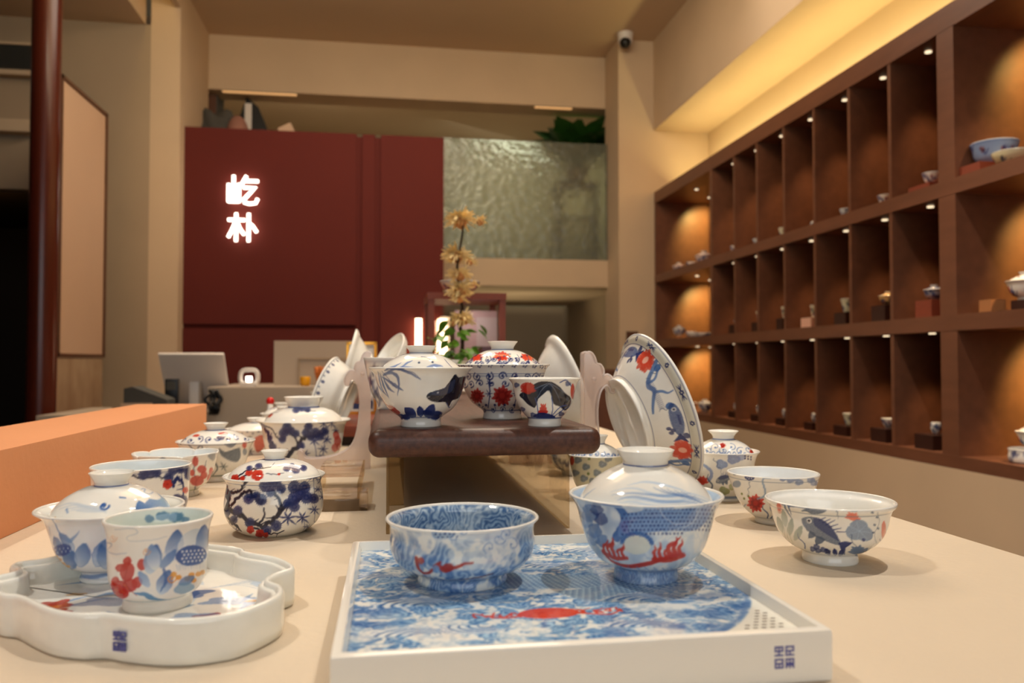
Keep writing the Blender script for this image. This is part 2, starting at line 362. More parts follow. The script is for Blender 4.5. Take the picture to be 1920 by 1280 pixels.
# ------------------------------------------------------------------ painting on a canvas (numpy), read out per vertex
GL = (.925, .915, .88)
class Cv:
    def __init__(s, W, H, base=GL):
        s.W, s.H = W, H; s.a = np.empty((H, W, 3), np.float32); s.a[:] = base
    def put(s, x0, y0, cov, col):
        h, w_ = cov.shape
        r = s.a[y0:y0 + h, x0:x0 + w_]; r += (np.array(col, np.float32) - r) * cov[..., None]
    def box(s, x0, x1, y0, y1):
        return max(0, int(x0)), min(s.W, int(x1) + 2), max(0, int(y0)), min(s.H, int(y1) + 2)
    def stroke(s, pts, w0, w1=None, col=(0, 0, 0), al=1, soft=.8, mid=None):
        pts = np.asarray(pts, float); n = len(pts); w1 = w0 if w1 is None else w1
        t = np.linspace(0, 1, n)
        ws = np.interp(t, [0, .5, 1], [w0, mid, w1]) if mid is not None else w0 + (w1 - w0) * t
        m = max(w0, w1, mid or 0) + soft + 1
        X0, X1, Y0_, Y1_ = s.box(pts[:, 0].min() - m, pts[:, 0].max() + m, pts[:, 1].min() - m, pts[:, 1].max() + m)
        if X1 <= X0 or Y1_ <= Y0_: return
        cov = np.zeros((Y1_ - Y0_, X1 - X0), np.float32)
        for i in range(n - 1):
            a, b = pts[i], pts[i + 1]; mm = max(ws[i], ws[i + 1]) + soft + 1
            x0, x1, y0, y1 = s.box(min(a[0], b[0]) - mm, max(a[0], b[0]) + mm, min(a[1], b[1]) - mm, max(a[1], b[1]) + mm)
            if x1 <= x0 or y1 <= y0: continue
            gy, gx = np.mgrid[y0:y1, x0:x1]; d = b - a; L = max(1e-6, d @ d)
            u = np.clip(((gx - a[0]) * d[0] + (gy - a[1]) * d[1]) / L, 0, 1)
            dist = np.hypot(gx - a[0] - u * d[0], gy - a[1] - u * d[1]); r = ws[i] + (ws[i + 1] - ws[i]) * u
            c = np.clip((r - dist) / (2 * soft) + .5, 0, 1) * al
            sub = cov[y0 - Y0_:y1 - Y0_, x0 - X0:x1 - X0]; np.maximum(sub, c, out=sub)
        s.put(X0, Y0_, cov, col)
    def poly(s, pts, col, al=1, col2=None, d=(0, 1), edge=None, ew=1, tex=0):
        pts = np.asarray(pts, float)
        x0, x1, y0, y1 = s.box(pts[:, 0].min() - 1, pts[:, 0].max() + 1, pts[:, 1].min() - 1, pts[:, 1].max() + 1)
        if x1 <= x0 or y1 <= y0: return
        gy, gx = np.mgrid[y0:y1, x0:x1]; ins = np.zeros(gx.shape, bool); n = len(pts)
        for i in range(n):
            xa, ya = pts[i]; xb, yb = pts[(i + 1) % n]
            if ya == yb: continue
            c = ((ya > gy) != (yb > gy)) & (gx < (xb - xa) * (gy - ya) / (yb - ya) + xa); ins ^= c
        cov = ins.astype(np.float32) * al
        if tex: cov *= 1 - tex * RNG[(gy % 512), (gx % 512)]
        if col2 is not None:
            p = (gx - pts[:, 0].mean()) * d[0] + (gy - pts[:, 1].mean()) * d[1]
            q = pts @ np.array(d) - pts.mean(0) @ np.array(d); u = np.clip((p - q.min()) / max(1e-6, q.max() - q.min()), 0, 1)[..., None]
            cc = np.array(col) * (1 - u) + np.array(col2) * u
            r = s.a[y0:y1, x0:x1]; r += (cc - r) * cov[..., None]
        else: s.put(x0, y0, cov, col)
        if edge is not None: s.stroke(np.vstack([pts, pts[:1]]), ew, ew, edge, 1, .7)
_r = np.random.RandomState(3)
RNG = _r.rand(512, 512).astype(np.float32)

def vnoise(H, W, cell, seed, wrap=True):
    r = np.random.RandomState(seed); gw = max(2, int(round(W / cell))); gh = max(2, int(round(H / cell)) + 2)
    g = r.rand(gh, gw)
    x = np.arange(W) / W * gw; y = np.arange(H) / H * (gh - 1.001)
    xi = np.floor(x).astype(int); yi = np.floor(y).astype(int); fx = x - xi; fy = y - yi
    fx = fx * fx * (3 - 2 * fx); fy = fy * fy * (3 - 2 * fy)
    A = g[yi][:, xi % gw]; B = g[yi][:, (xi + 1) % gw]; C = g[np.minimum(yi + 1, gh - 1)][:, xi % gw]; D = g[np.minimum(yi + 1, gh - 1)][:, (xi + 1) % gw]
    return (A * (1 - fx) + B * fx) * (1 - fy)[:, None] + (C * (1 - fx) + D * fx) * fy[:, None]
def fbm(H, W, cell, seed, o=4):
    s = 0; a = 1; t = 0
    for i in range(o): s = s + a * vnoise(H, W, max(2, cell / 2 ** i), seed + i * 17); t += a; a *= .5
    return s / t
def smooth(a, b, x): t = np.clip((x - a) / (b - a), 0, 1); return t * t * (3 - 2 * t)
def mixc(c1, c2, t): return np.array(c1, np.float32) * (1 - t[..., None]) + np.array(c2, np.float32) * t[..., None]
def waves(H, W, cell, seed, deep=(.20, .36, .60), light=(.62, .74, .84), foam=(.91, .915, .89), foamy=.5, stretch=1.0, lines=5.0):
    """swirling brush-painted waves: spiral currents around many eyes with foam between"""
    r = np.random.RandomState(seed); n = max(4, int(W * H * stretch / (cell * cell)))
    gy, gx = np.mgrid[0:H, 0:W].astype(np.float32)
    wx = (fbm(H, W, cell * .8, seed + 1) - .5) * cell * 1.3; wy = (fbm(H, W, cell * .8, seed + 2) - .5) * cell * 1.3
    X = gx + wx; Y = (gy + wy) * stretch
    cx = r.rand(n) * W; cy = r.rand(n) * H * stretch; hand = r.choice([-1, 1], n)
    d1 = np.full((H, W), 1e9, np.float32); d2 = d1.copy(); th = np.zeros((H, W), np.float32)
    for i in range(n):
        dx = X - cx[i]; dx = dx - W * np.round(dx / W); dy = Y - cy[i]; d = np.hypot(dx, dy)
        m = d < d1; d2 = np.where(m, d1, np.minimum(d2, d)); d1 = np.where(m, d, d1)
        th = np.where(m, hand[i] * np.arctan2(dy, dx), th)
    e = d1 / np.maximum(d2, 1e-3)
    ph = d1 / cell * lines + th / (2 * PI) * 2
    st = .5 + .5 * np.sin(2 * PI * ph + 3 * fbm(H, W, cell, seed + 5))
    fine = fbm(H, W, cell * .16, seed + 9, 3)
    tone = np.clip(.25 + .75 * st * (.6 + .6 * fine) + .5 * (fbm(H, W, cell * 1.6, seed + 3) - .5), 0, 1)
    c = mixc(deep, light, tone)
    fo = smooth(.72, .95, e + .55 * (fine - .5)) * foamy + smooth(.60, .72, fbm(H, W, cell * 1.1, seed + 21)) * foamy
    fo = np.clip(fo, 0, 1) * (.75 + .5 * (fine > .5))
    fo = np.clip(fo, 0, 1)
    return c * (1 - fo[..., None]) + np.array(foam, np.float32) * fo[..., None]

# ink colours
INK = (.08, .09, .18); COB = (.10, .15, .38); BLU = (.20, .36, .62); MID = (.40, .54, .74); PAL = (.68, .77, .87)
REDc = (.76, .20, .14); DRED = (.55, .10, .10); ORA = (.86, .56, .20); SLA = (.27, .33, .43); GRN = (.45, .50, .25); IND = (.17, .20, .38)

class Wrap:
    """a flat drawing wrapped around a lathe form. pts in drawing units; (cx, yb) is the foot's front, hw the half rim width"""
    def __init__(s, prof, N, cx, yb, hw, tilt, base=GL, ov=3, H=None, sx0=1.0):
        s.prof = prof; L = np.r_[0, np.cumsum(np.hypot(*np.diff(prof, axis=0).T))]; s.S = L / L[-1]
        R = prof[:, 0].max(); s.W = N * ov; s.rows = max(8, int(N * L[-1] / (2 * PI * R)))
        s.cv = Cv(s.W, s.rows * ov, base); s.N = N; s.ov = ov
        s.k = s.W / (2 * PI * hw)                       # canvas pixels per drawing unit
        a = np.radians(np.linspace(-88, 88, 177)); sg = np.linspace(0, 1, 160)
        r = np.interp(sg, s.S, prof[:, 0]); z = np.interp(sg, s.S, prof[:, 1]); sc = hw / R
        t = R_(tilt); A, SG = np.meshgrid(a, sg); Rr = r[:, None]; Z = z[:, None]
        s.gx = cx + sc * Rr * np.sin(A)
        yy = lambda Rr, Z, A: -sc * (Z * math.cos(t)) + sc * Rr * np.cos(A) * math.sin(t)
        s.gy = yb - yy(prof[0, 0], prof[0, 1], 0) + yy(Rr, Z, A)
        s.A, s.SG = A, SG
    def m(s, pts):
        out = []
        for (x, y) in pts:
            i = np.argmin((s.gx - x) ** 2 + (s.gy - y) ** 2); a = s.A.flat[i]; g = s.SG.flat[i]
            # local refinement along azimuth
            out.append((s.W * (.5 + a / (2 * PI)), g * (s.cv.H - 1)))
        return np.array(out)
    # --- strokes in drawing units
    def st(s, pts, w0, w1=None, col=COB, al=1, n=6, soft=.8, mid=None):
        P = catmull(pts, n) if len(pts) > 2 else np.array(pts, float)
        k = s.k; s.cv.stroke(s.m(P), w0 * k / 2, None if w1 is None else w1 * k / 2, col, al, soft, None if mid is None else mid * k / 2)
    def pl(s, pts, col, al=1, n=4, **kw):
        P = catmull(pts, n, True) if n else np.array(pts, float)
        s.cv.poly(s.m(P), col, al, **kw)
    def disc(s, x, y, r, col, al=1, ry=None):
        ry = ry or r; s.pl([(x + r * math.cos(t), y + ry * math.sin(t)) for t in np.linspace(0, 2 * PI, 18)[:-1]], col, al, 0)
    # --- motifs
    def pine(s, x, y, r, col=IND, rnd=random):
        s.disc(x, y, r * .93, col, .72); s.disc(x, y, r * .45, COB, .5)
        for k in range(18):
            t = 2 * PI * k / 18; s.st([(x + r * .25 * math.cos(t), y + r * .25 * math.sin(t)), (x + r * 1.08 * math.cos(t), y + r * 1.08 * math.sin(t))], r * .12, r * .05, COB, .8)
    def branch(s, pts, w0, w1, col=INK, seed=0, tw=True):
        rn = random.Random(seed); P = catmull(pts, 5)
        Q = [(p[0] + rn.uniform(-.35, .35) * w0, p[1] + rn.uniform(-.35, .35) * w0) for p in P]
        s.cv.stroke(s.m(Q), w0 * s.k / 2, w1 * s.k / 2, col, .93, 1.0)
        if tw:
            for i in range(2, len(Q) - 1, 3):
                a = rn.uniform(0, 2 * PI); l = rn.uniform(.8, 1.9) * w0
                s.st([Q[i], (Q[i][0] + l * math.cos(a), Q[i][1] + l * math.sin(a))], w0 * .35, w0 * .1, col, .9)
    def plum(s, x, y, r, col=REDc):
        for k in range(5):
            t = 2 * PI * k / 5 + .3; s.disc(x + r * .45 * math.cos(t), y + r * .45 * math.sin(t), r * .55, col, .9)
        s.disc(x, y, r * .2, DRED, .7)
    def bamboo(s, x, y, r, n=7, col=COB, a0=90, sp=300):
        for k in range(n):
            t = R_(a0 - sp / 2 + sp * k / (n - 1)); l = r * (.75 + .35 * ((k * 7) % 3) / 2)
            e = (x + l * math.cos(t), y + l * math.sin(t)); s.st([(x, y), ((x + e[0]) / 2, (y + e[1]) / 2), e], r * .10, r * .03, col, .85, mid=r * .22)
    def lotus(s, x, y, rx, ry=None, col=REDc, up=True, n=5, ed=None):
        ry = ry or rx
        for k in range(2 * n + 1):
            t = R_(-180 + 180 * k / (2 * n)) if up else 2 * PI * k / (2 * n + 1)
            l = 1 if k % 2 == 0 else .82
            tip = (x + rx * l * math.cos(t), y + ry * l * math.sin(t)); nx, ny = -math.sin(t), math.cos(t); wd = .2
            mx, my = x + rx * .5 * math.cos(t), y + ry * .5 * math.sin(t)
            s.pl([(x, y), (mx + nx * rx * wd, my + ny * ry * wd), tip, (mx - nx * rx * wd, my - ny * ry * wd)], col, .9, 3, edge=ed, ew=.5)
        s.disc(x, y + (ry * .08 if up else 0), rx * .45, col, .9, ry * .3)
    def lotus_full(s, x, y, r, col=REDc):
        s.lotus(x, y, r, r, col, False, 6); s.lotus(x, y, r * .7, r * .7, DRED, False, 4); s.disc(x, y, r * .25, col, .8)
    def spiral(s, x, y, r, h=1, w=1.5, a0=0, turns=1.3, col=COB):
        P = []
        for k in range(20):
            t = k / 19; a = R_(a0) + h * 2 * PI * turns * t; P.append((x + r * (1 - .85 * t) * math.cos(a), y + r * (1 - .85 * t) * math.sin(a)))
        s.cv.stroke(s.m(P), w * s.k / 2, w * .7 * s.k / 2, col, .95)
        s.disc(P[-1][0], P[-1][1], w * 1.1, col, .9)
    def weed(s, x, y, l, a=-90, amp=6, w=4, n=3, col=SLA, al=.8):
        P = []; c, d = math.cos(R_(a)), math.sin(R_(a))
        for k in range(12):
            t = k / 11; o = amp * math.sin(t * n * PI); P.append((x + c * l * t - d * o, y + d * l * t + c * o))
        s.st(P, w, w * .2, col, al, 3, mid=w * .9)
    def squig(s, x, y, l, a, col=SLA, w=1.2): s.weed(x, y, l, a, l * .07, w, 5, col, .7)
    def leaf(s, x, y, r, col=SLA, a=0, lobes=3):
        P = []
        for k in range(28):
            t = 2 * PI * k / 28; q = r * (.72 + .28 * abs(math.cos(lobes * t / 2))); P.append((x + q * math.cos(t + R_(a)), y + q * .8 * math.sin(t + R_(a))))
        s.pl(P, col, .75, 0, tex=.3)
        for k in range(7):
            t = 2 * PI * k / 7; s.st([(x, y), (x + r * .85 * math.cos(t), y + r * .68 * math.sin(t))], r * .05, r * .03, PAL, .6)
    def pod(s, x, y, r, col=COB):
        s.disc(x, y, r, col, .85, r * .75)
        for k in range(7):
            t = 2 * PI * k / 7; s.disc(x + r * .55 * math.cos(t), y + r * .4 * math.sin(t), r * .11, (.9, .9, .9), .9)
        s.disc(x, y, r * .11, (.9, .9, .9), .9)
    def petal(s, x, y, l, a, w=.35, c1=BLU, c2=(.86, .89, .9), al=.9, ed=None):
        c, d = math.cos(R_(a)), math.sin(R_(a)); P = [(0, 0), (.3, w), (.7, w * .9), (1, 0), (.7, -w * .9), (.3, -w)]
        Q = [(x + l * (u * c - v * d), y + l * (u * d + v * c)) for u, v in P]; m = s.m(Q)
        dv = m[3] - m[0]; dv = dv / (np.hypot(*dv) + 1e-6)
        s.pl(Q, c2, al, 4, col2=c1, d=tuple(dv), edge=ed, ew=.6)
    def fish(s, x, y, l, a, col=SLA, dark=COB):
        c, d = math.cos(R_(a)), math.sin(R_(a)); T = lambda P: [(x + l * (u * c - v * d), y + l * (u * d + v * c)) for u, v in P]
        s.pl(T([(-.5, 0), (-.3, -.17), (0, -.2), (.25, -.09), (.36, -.03), (.36, .04), (.2, .1), (-.1, .16), (-.35, .13)]), col, .85, 4, tex=.35)
        s.pl(T([(-.3, -.17), (0, -.2), (.25, -.09), (.3, -.02), (-.2, -.02)]), dark, .55, 3)
        s.pl(T([(.33, 0), (.55, -.16), (.5, 0), (.55, .14)]), dark, .85, 2)
        for k in range(6): s.st(T([(-.2 + k * .08, -.16), (-.12 + k * .09, -.34 + abs(k - 2) * .03)]), l * .025, l * .012, dark, .8)
        s.pl(T([(-.1, .14), (0, .3), (.1, .1)]), col, .8, 2); s.pl(T([(-.25, .12), (-.2, .27), (-.1, .14)]), col, .8, 2)
        s.disc(*T([(-.36, -.04)])[0], l * .05, (.9, .9, .88), 1); s.disc(*T([(-.36, -.04)])[0], l * .025, INK, 1)
    def ring(s, z, w, col=COB, al=.9):
        y = int(z * (s.cv.H - 1)); w_ = max(1, int(w * s.k)); y0, y1 = max(0, y - w_ // 2), min(s.cv.H, y - w_ // 2 + w_)
        s.cv.put(0, y0, np.full((y1 - y0, s.W), al, np.float32), col)
    def flames(s, x0, y0, x1, y1, h, n, seed=1, col=REDc):
        rn = random.Random(seed)
        for k in range(n):
            t = (k + .5) / n; x = x0 + (x1 - x0) * t; y = y0 + (y1 - y0) * t; hh = h * rn.uniform(.55, 1.1); le = rn.uniform(-.2, .6) * hh
            s.st([(x, y), (x - hh * .18, y - hh * .45), (x + le * .4, y - hh * .7), (x + le, y - hh)], hh * .32, hh * .05, col, .88, mid=hh * .26)
        s.st([(x0, y0), ((x0 + x1) / 2, (y0 + y1) / 2 + h * .15), (x1, y1)], h * .35, h * .25, col, .85)
    def done(s, mirror=True, shift=.5):
        a = s.cv.a
        if mirror: a = np.minimum(a, np.roll(a, int(s.W * shift), axis=1)) if True else a
        ov = s.ov; H, W = a.shape[:2]
        b = a.reshape(H // ov, ov, W // ov, ov, 3).mean((1, 3)); return b

def lin(a): return np.where(a <= .04045, a / 12.92, ((a + .055) / 1.055) ** 2.4)

def lathe(name, prof, N, colors=None, parent=None, base=GL, mod=None, closed_ends=(True, True), material=None):
    """surface of revolution from (r,z) rows; colors: (rows,N,3) or None. front of the drawing faces the viewer's side (-Y)"""
    prof = np.asarray(prof, float); n = len(prof); th = 2 * PI * (np.arange(N) / N) - PI / 2 - PI
    # canvas u=.5 -> azimuth toward -Y ; u grows to +X
    R = prof[:, 0][:, None] * np.ones(N); Z = prof[:, 1][:, None] * np.ones(N)
    u = np.arange(N) / N; ang = (u - .5) * 2 * PI
    if mod is not None: R, Z = mod(R, Z, ang)
    co = np.stack([R * np.sin(ang), -R * np.cos(ang), Z], -1).reshape(-1, 3)
    i = np.arange(n - 1)[:, None]; j = np.arange(N)[None, :]; jn = (j + 1) % N
    q = np.stack([i * N + j, i * N + jn, (i + 1) * N + jn, (i + 1) * N + j], -1).reshape(-1, 4)
    nv = len(co); tris = []; extra = []
    if closed_ends[0]: extra.append((0, 0, prof[0, 1])); c = nv; nv += 1; tris += [(c, (k + 1) % N, k) for k in range(N)]
    if closed_ends[1]: extra.append((0, 0, prof[-1, 1])); c = nv; nv += 1; b = (n - 1) * N; tris += [(c, b + k, b + (k + 1) % N) for k in range(N)]
    if extra: co = np.vstack([co, extra])
    me = bpy.data.meshes.new(name); me.vertices.add(len(co)); me.vertices.foreach_set('co', co.ravel().astype(np.float32))
    nl = len(q) * 4 + len(tris) * 3; me.loops.add(nl); me.polygons.add(len(q) + len(tris))
    vi = np.concatenate([q.ravel(), np.array(tris, int).ravel()]).astype(np.int32); me.loops.foreach_set('vertex_index', vi)
    ls = np.concatenate([np.arange(len(q)) * 4, len(q) * 4 + np.arange(len(tris)) * 3]).astype(np.int32); me.polygons.foreach_set('loop_start', ls)
    me.polygons.foreach_set('use_smooth', np.ones(len(q) + len(tris), bool))
    me.update(calc_edges=True); me.validate()
    at = me.color_attributes.new('paint', 'FLOAT_COLOR', 'POINT'); c4 = np.ones((len(co), 4), np.float32); c4[:, :3] = lin(np.array(base))
    if colors is not None: c4[:n * N, :3] = lin(np.asarray(colors).reshape(-1, 3))
    at.data.foreach_set('color', c4.ravel())
    me.materials.append(material or M['paint'])
    o = bpy.data.objects.new(name, me); return link(o, parent)

def resample(prof, n):
    prof = np.asarray(prof); L = np.r_[0, np.cumsum(np.hypot(*np.diff(prof, axis=0).T))]; s = np.linspace(0, L[-1], n)
    return np.stack([np.interp(s, L, prof[:, 0]), np.interp(s, L, prof[:, 1])], -1)
def outer_profile(rel, R, H, n=10):
    """rel: (r/R, z/H) rows from foot to rim"""
    return catmull([(r * R, z * H) for r, z in rel], n)

def bowl(name, rel, R, H, N=256, cxyb=None, tilt=12, painter=None, inner=None, inner_base=None, parent=None, th=.0022, mod=None, foot=True, lip=.0, mirror=True, base=GL):
    """cxyb = (cx, yb, hw) of the drawing"""
    pr = outer_profile(rel, R, H)
    cx, yb, hw = cxyb or (0, 0, 100)
    W = Wrap(pr, N, cx, yb, hw, tilt, base)
    if painter: painter(W)
    c = W.done(mirror); rows = c.shape[0]; P = resample(pr, rows)
    # foot underside, rim roll and the inside wall
    rf = P[0, 0]; fh = .004
    low = np.array([(rf * .80, fh), (rf * .82, 0.0004), (rf * .98, 0)])
    t = th
    k = np.linspace(PI, 0, 7)[1:-1]
    rim = np.array([(P[-1, 0] - t * .5 - t * .5 * math.cos(a) * -1 * -1, P[-1, 1] + t * .5 * math.sin(a)) for a in k[::-1]])
    rim = np.array([(P[-1, 0] - t * .5 + t * .5 * math.cos(a), P[-1, 1] + t * .5 * math.sin(a)) for a in np.linspace(0, PI, 7)[1:]])
    ins = P[::-1]; iz0 = P[0, 1] + H * (.17 if foot else .06)
    ins = ins[(ins[:, 1] > iz0)]; ir = ins[:, 0] - t
    # keep the inside from following the foot
    inn = np.stack([ir, ins[:, 1]], -1)[1:]; last = inn[-1]
    tail = np.array([(last[0] * q, last[1] - last[1] * .10 * (1 - q * q)) for q in (.8, .6, .4, .2, .05)])
    allp = np.vstack([low, P, rim, inn, tail]); nA = len(allp)
    C = np.empty((nA, N, 3), np.float32); C[:] = GL if base is GL else GL
    C[3:3 + rows] = c
    if inner is not None:
        ni = len(inn); f = inner(ni + 5, N); C[3 + rows + len(rim):] = f[:nA - 3 - rows - len(rim)]
    elif inner_base: C[3 + rows + len(rim):] = inner_base
    return lathe(name, allp, N, C, parent, mod=mod)

def lid(parent, Rl, z0, z1, Rk0, Rk, zk, N=256, cxyb=None, tilt=12, painter=None, rel=None, name='lid', mod=None, flat=.0):
    """domed lid from rim radius Rl at z0 to the knob's foot at z1; ring knob above"""
    h = z1 - z0
    rel = rel or [(1, 0), (.97, .10), (.88, .34), (.74, .60), (.56, .82), (.42, .95), (Rk0 / Rl, 1.0)]
    pr = catmull([(r * Rl, z0 + z * h) for r, z in rel], 8)
    cx, yb, hw = cxyb or (0, 0, 100)
    W = Wrap(pr, N, cx, yb, hw, tilt)
    if painter: painter(W)
    c = W.done(True); rows = c.shape[0]; P = resample(pr, rows)
    under = np.array([(Rl * .2, z0 + h * .75), (Rl * .6, z0 + h * .55), (Rl * .9, z0 + h * .05), (Rl * .985, z0 - .0006)])
    allp = np.vstack([under, P]); C = np.empty((len(allp), N, 3), np.float32); C[:] = GL; C[4:] = c
    L = lathe(name, allp, N, C, parent)
    hk = zk - z1
    kp = catmull([(Rk0 * .96, z1 - .0008), (Rk0 * .95, z1 + hk * .25), (Rk0 * 1.08, z1 + hk * .6), (Rk * .97, z1 + hk * .93), (Rk * .985, z1 + hk), (Rk * .93, z1 + hk * 1.0), (Rk * .86, z1 + hk * .8), (Rk0 * .7, z1 + hk * .35), (Rk0 * .4, z1 + hk * .3)], 5)
    kc = np.empty((len(kp), 64, 3), np.float32); kc[:] = GL; kc[:3] = (.35, .42, .62)
    K = lathe('knob', kp, 64, kc, L)
    return L
# ------------------------------------------------------------------ the painted porcelain
def face(o):
    x, y = o.location.x, o.location.y; o.rotation_euler.z = -math.asin(x / math.hypot(x, y)); return o
def vessel(name, x, y, z, label, cat, group=None):
    return face(empty(name, (x, y, z), label, cat, group))

GAI = [(.415, 0), (.42, .03), (.405, .10), (.43, .155), (.60, .235), (.745, .40), (.83, .62), (.885, .82), (.935, .92), (1.0, 1.0)]

# ---- square tray with dragon-sea plate
TR = empty('square_tray', (.098, .495, 0), 'square white porcelain tray with a blue wave-painted plate and red sun, nearest the camera', 'tray')
hx, hy = .124, .120
bm = bmesh.new(); bx(bm, -hx, hx, -hy, hy, 0, .026, .0022)
fs = [f for f in bm.faces if f.normal.z > .99 and f.calc_area() > .01]
r = bmesh.ops.inset_region(bm, faces=fs, thickness=.0042, depth=0)
ring = bmesh.ops.extrude_face_region(bm, geom=fs); vs = [v for v in ring['geom'] if isinstance(v, bmesh.types.BMVert)]
for v in vs: v.co.z -= .0065; v.co.x *= .985; v.co.y *= .985
bmesh.ops.delete(bm, geom=fs, context='FACES')
mobj('tray_body', bm, M['white'], TR, True, 50)
def tray_plate():
    n = 460; H = W_ = n
    c = waves(H, W_, 40, 41, stretch=1.7, lines=4.0, foamy=.95, deep=(.17, .36, .60), light=(.62, .76, .87))
    gy, gx = np.mgrid[0:H, 0:W_].astype(np.float32)
    big = np.sin((gy * .9 + 22 * np.sin(gx / 48) + 40 * fbm(H, W_, 60, 7)) / 7.5) * .5 + .5
    band = smooth(.45, .6, fbm(H, W_, 150, 90)); c2 = mixc((.25, .42, .66), (.88, .90, .90), smooth(.2, .8, big))
    c = c * (1 - band[..., None] * .35) + c2 * band[..., None] * .35
    # scale bands of the dragon's body
    for (x0, y0, x1, y1, wd) in ((150, 300, 330, 215, 34), (250, 180, 420, 260, 30), (60, 330, 170, 300, 24)):
        d = np.array([x1 - x0, y1 - y0], float); L = np.hypot(*d); d /= L
        u = (gx - x0) * d[0] + (gy - y0) * d[1]; v = -(gx - x0) * d[1] + (gy - y0) * d[0] + 14 * np.sin(u / 40)
        m = ((u > 0) & (u < L) & (abs(v) < wd)).astype(np.float32)
        row = np.floor(v / 6); sc = np.hypot(((u + (row % 2) * 4) % 8) - 4, (v % 6)) ; tone = smooth(2.6, 3.6, sc)
        cc = mixc((.22, .38, .60), (.66, .78, .86), tone); m = m[..., None] * .85; c = c * (1 - m) + cc * m
    cv = Cv(W_, H); cv.a[:] = c
    rn = random.Random(15)
    for (x0, y0, r0, a0, da) in ((70, 175, 46, 20, 170), (110, 250, 40, 200, 150), (330, 150, 50, 10, 150), (390, 300, 46, 160, 170), (60, 70, 40, 10, 160), (300, 60, 40, 20, 140), (180, 380, 44, 190, 150), (390, 210, 40, 180, 150), (250, 320, 36, 0, 160), (60, 400, 40, 200, 150), (330, 400, 44, 0, 160), (130, 90, 34, 160, 150), (20, 300, 34, 10, 150)):
        for k in range(8):
            r = r0 * (1 - k * .105); P = [(x0 + r * math.cos(R_(a0 + da * t)) + k * 1.5, y0 + .62 * r * math.sin(R_(a0 + da * t))) for t in np.linspace(0, 1, 18)]
            cv.stroke(P, 1.0, 1.9, (.20, .38, .62) if k % 2 else (.90, .92, .92), .8, .8)
        for j in range(7):
            t = j / 6; px = x0 + r0 * 1.06 * math.cos(R_(a0 + da * t)); py = y0 + .66 * r0 * math.sin(R_(a0 + da * t)); cv.poly([(px + 5 * math.cos(q), py + 3.6 * math.sin(q)) for q in np.linspace(0, 2 * PI, 12)[:-1]], (.92, .93, .92), .9)
            cv.stroke([(px - 4, py - 2), (px, py + 1.5), (px + 4, py - 2)], .8, .6, (.30, .48, .70), .8)
    # red sun with flame scrolls on both sides
    sx, sy = 213, 122
    cv.poly([(sx + 34 * math.cos(t), sy + 19 * math.sin(t)) for t in np.linspace(0, 2 * PI, 40)[:-1]], (.84, .26, .18), .97, tex=.12)
    rn = random.Random(5)
    for s_ in (-1, 1):
        P = [(sx + s_ * 30, sy - 4), (sx + s_ * 48, sy - 10), (sx + s_ * 66, sy - (2 if s_ < 0 else 14)), (sx + s_ * 82, sy + (10 if s_ < 0 else 0))]
        cv.stroke(catmull(P, 8), 2.6, 1.2, (.82, .27, .19), .95)
        for k in range(12):
            t = rn.random(); px = sx + s_ * (32 + 50 * t); py = sy - 6 + rn.uniform(-3, 3)
            cv.stroke(catmull([(px, py), (px + rn.uniform(-4, 4), py + rn.uniform(4, 10)), (px + rn.uniform(-9, 9), py + rn.uniform(8, 16))], 5), 1.7, .9, (.82, .27, .19), .9)
    # white drainage corner at the near right, beyond an arc
    dd = np.hypot(gx - 200, gy - 240); m = (smooth(273, 277, dd) * (gy < 240) * (gx > 200))[..., None]
    m2 = np.exp(-((dd - 270) / 4) ** 2)[..., None] * (gy < 240)[..., None] * (gx > 200)[..., None] * .7
    cv.a = cv.a * (1 - m2) + np.array((.35, .5, .7)) * m2
    cv.a = cv.a * (1 - m) + np.array((.92, .91, .86)) * m
    a = cv.a; wx, wy = (hx - .0066) , (hy - .0066)
    X = (gx / (n - 1) * 2 - 1) * wx; Y = (gy / (n - 1) * 2 - 1) * wy
    co = np.stack([X, Y, np.full_like(X, .0198)], -1).reshape(-1, 3)
    i = np.arange(n - 1)[:, None]; j = np.arange(n - 1)[None]; q = np.stack([i * n + j, i * n + j + 1, (i + 1) * n + j + 1, (i + 1) * n + j], -1).reshape(-1, 4)
    me = bpy.data.meshes.new('plate'); me.from_pydata([], [], []); me.vertices.add(n * n); me.vertices.foreach_set('co', co.ravel().astype(np.float32))
    me.loops.add(len(q) * 4); me.polygons.add(len(q)); me.loops.foreach_set('vertex_index', q.ravel().astype(np.int32)); me.polygons.foreach_set('loop_start', (np.arange(len(q)) * 4).astype(np.int32))
    me.update(calc_edges=True); at = me.color_attributes.new('paint', 'FLOAT_COLOR', 'POINT')
    c4 = np.ones((n * n, 4), np.float32); c4[:, :3] = lin(np.clip(a, 0, 1).reshape(-1, 3)); at.data.foreach_set('color', c4.ravel())
    me.materials.append(M['paint']); o = bpy.data.objects.new('painted_plate', me); link(o, TR); o['label'] = 'blue and white wave painted plate with a red sun'
    # drain slots
    bm = bmesh.new(); k = 0
    for r_ in range(16):
        for c_ in range(22):
            x = wx - .006 - c_ * .0048 - (r_ % 2) * .0024; y = -wy + .005 + r_ * .0046
            gx_ = (x / wx + 1) / 2 * (n - 1); gy_ = (y / wy + 1) / 2 * (n - 1)
            if math.hypot(gx_ - 200, gy_ - 240) < 283 or gx_ < 205: continue
            prism(bm, [(x - .0012, y - .0005), (x + .0012, y - .0005), (x + .0012, y + .0005), (x - .0012, y + .0005)], 'z', .0190, .01995)
    o = mobj('drain_slot', bm, M['slot'], TR); o['kind'] = 'stuff'; o['label'] = 'rows of small drain slots in the white corner'
tray_plate()
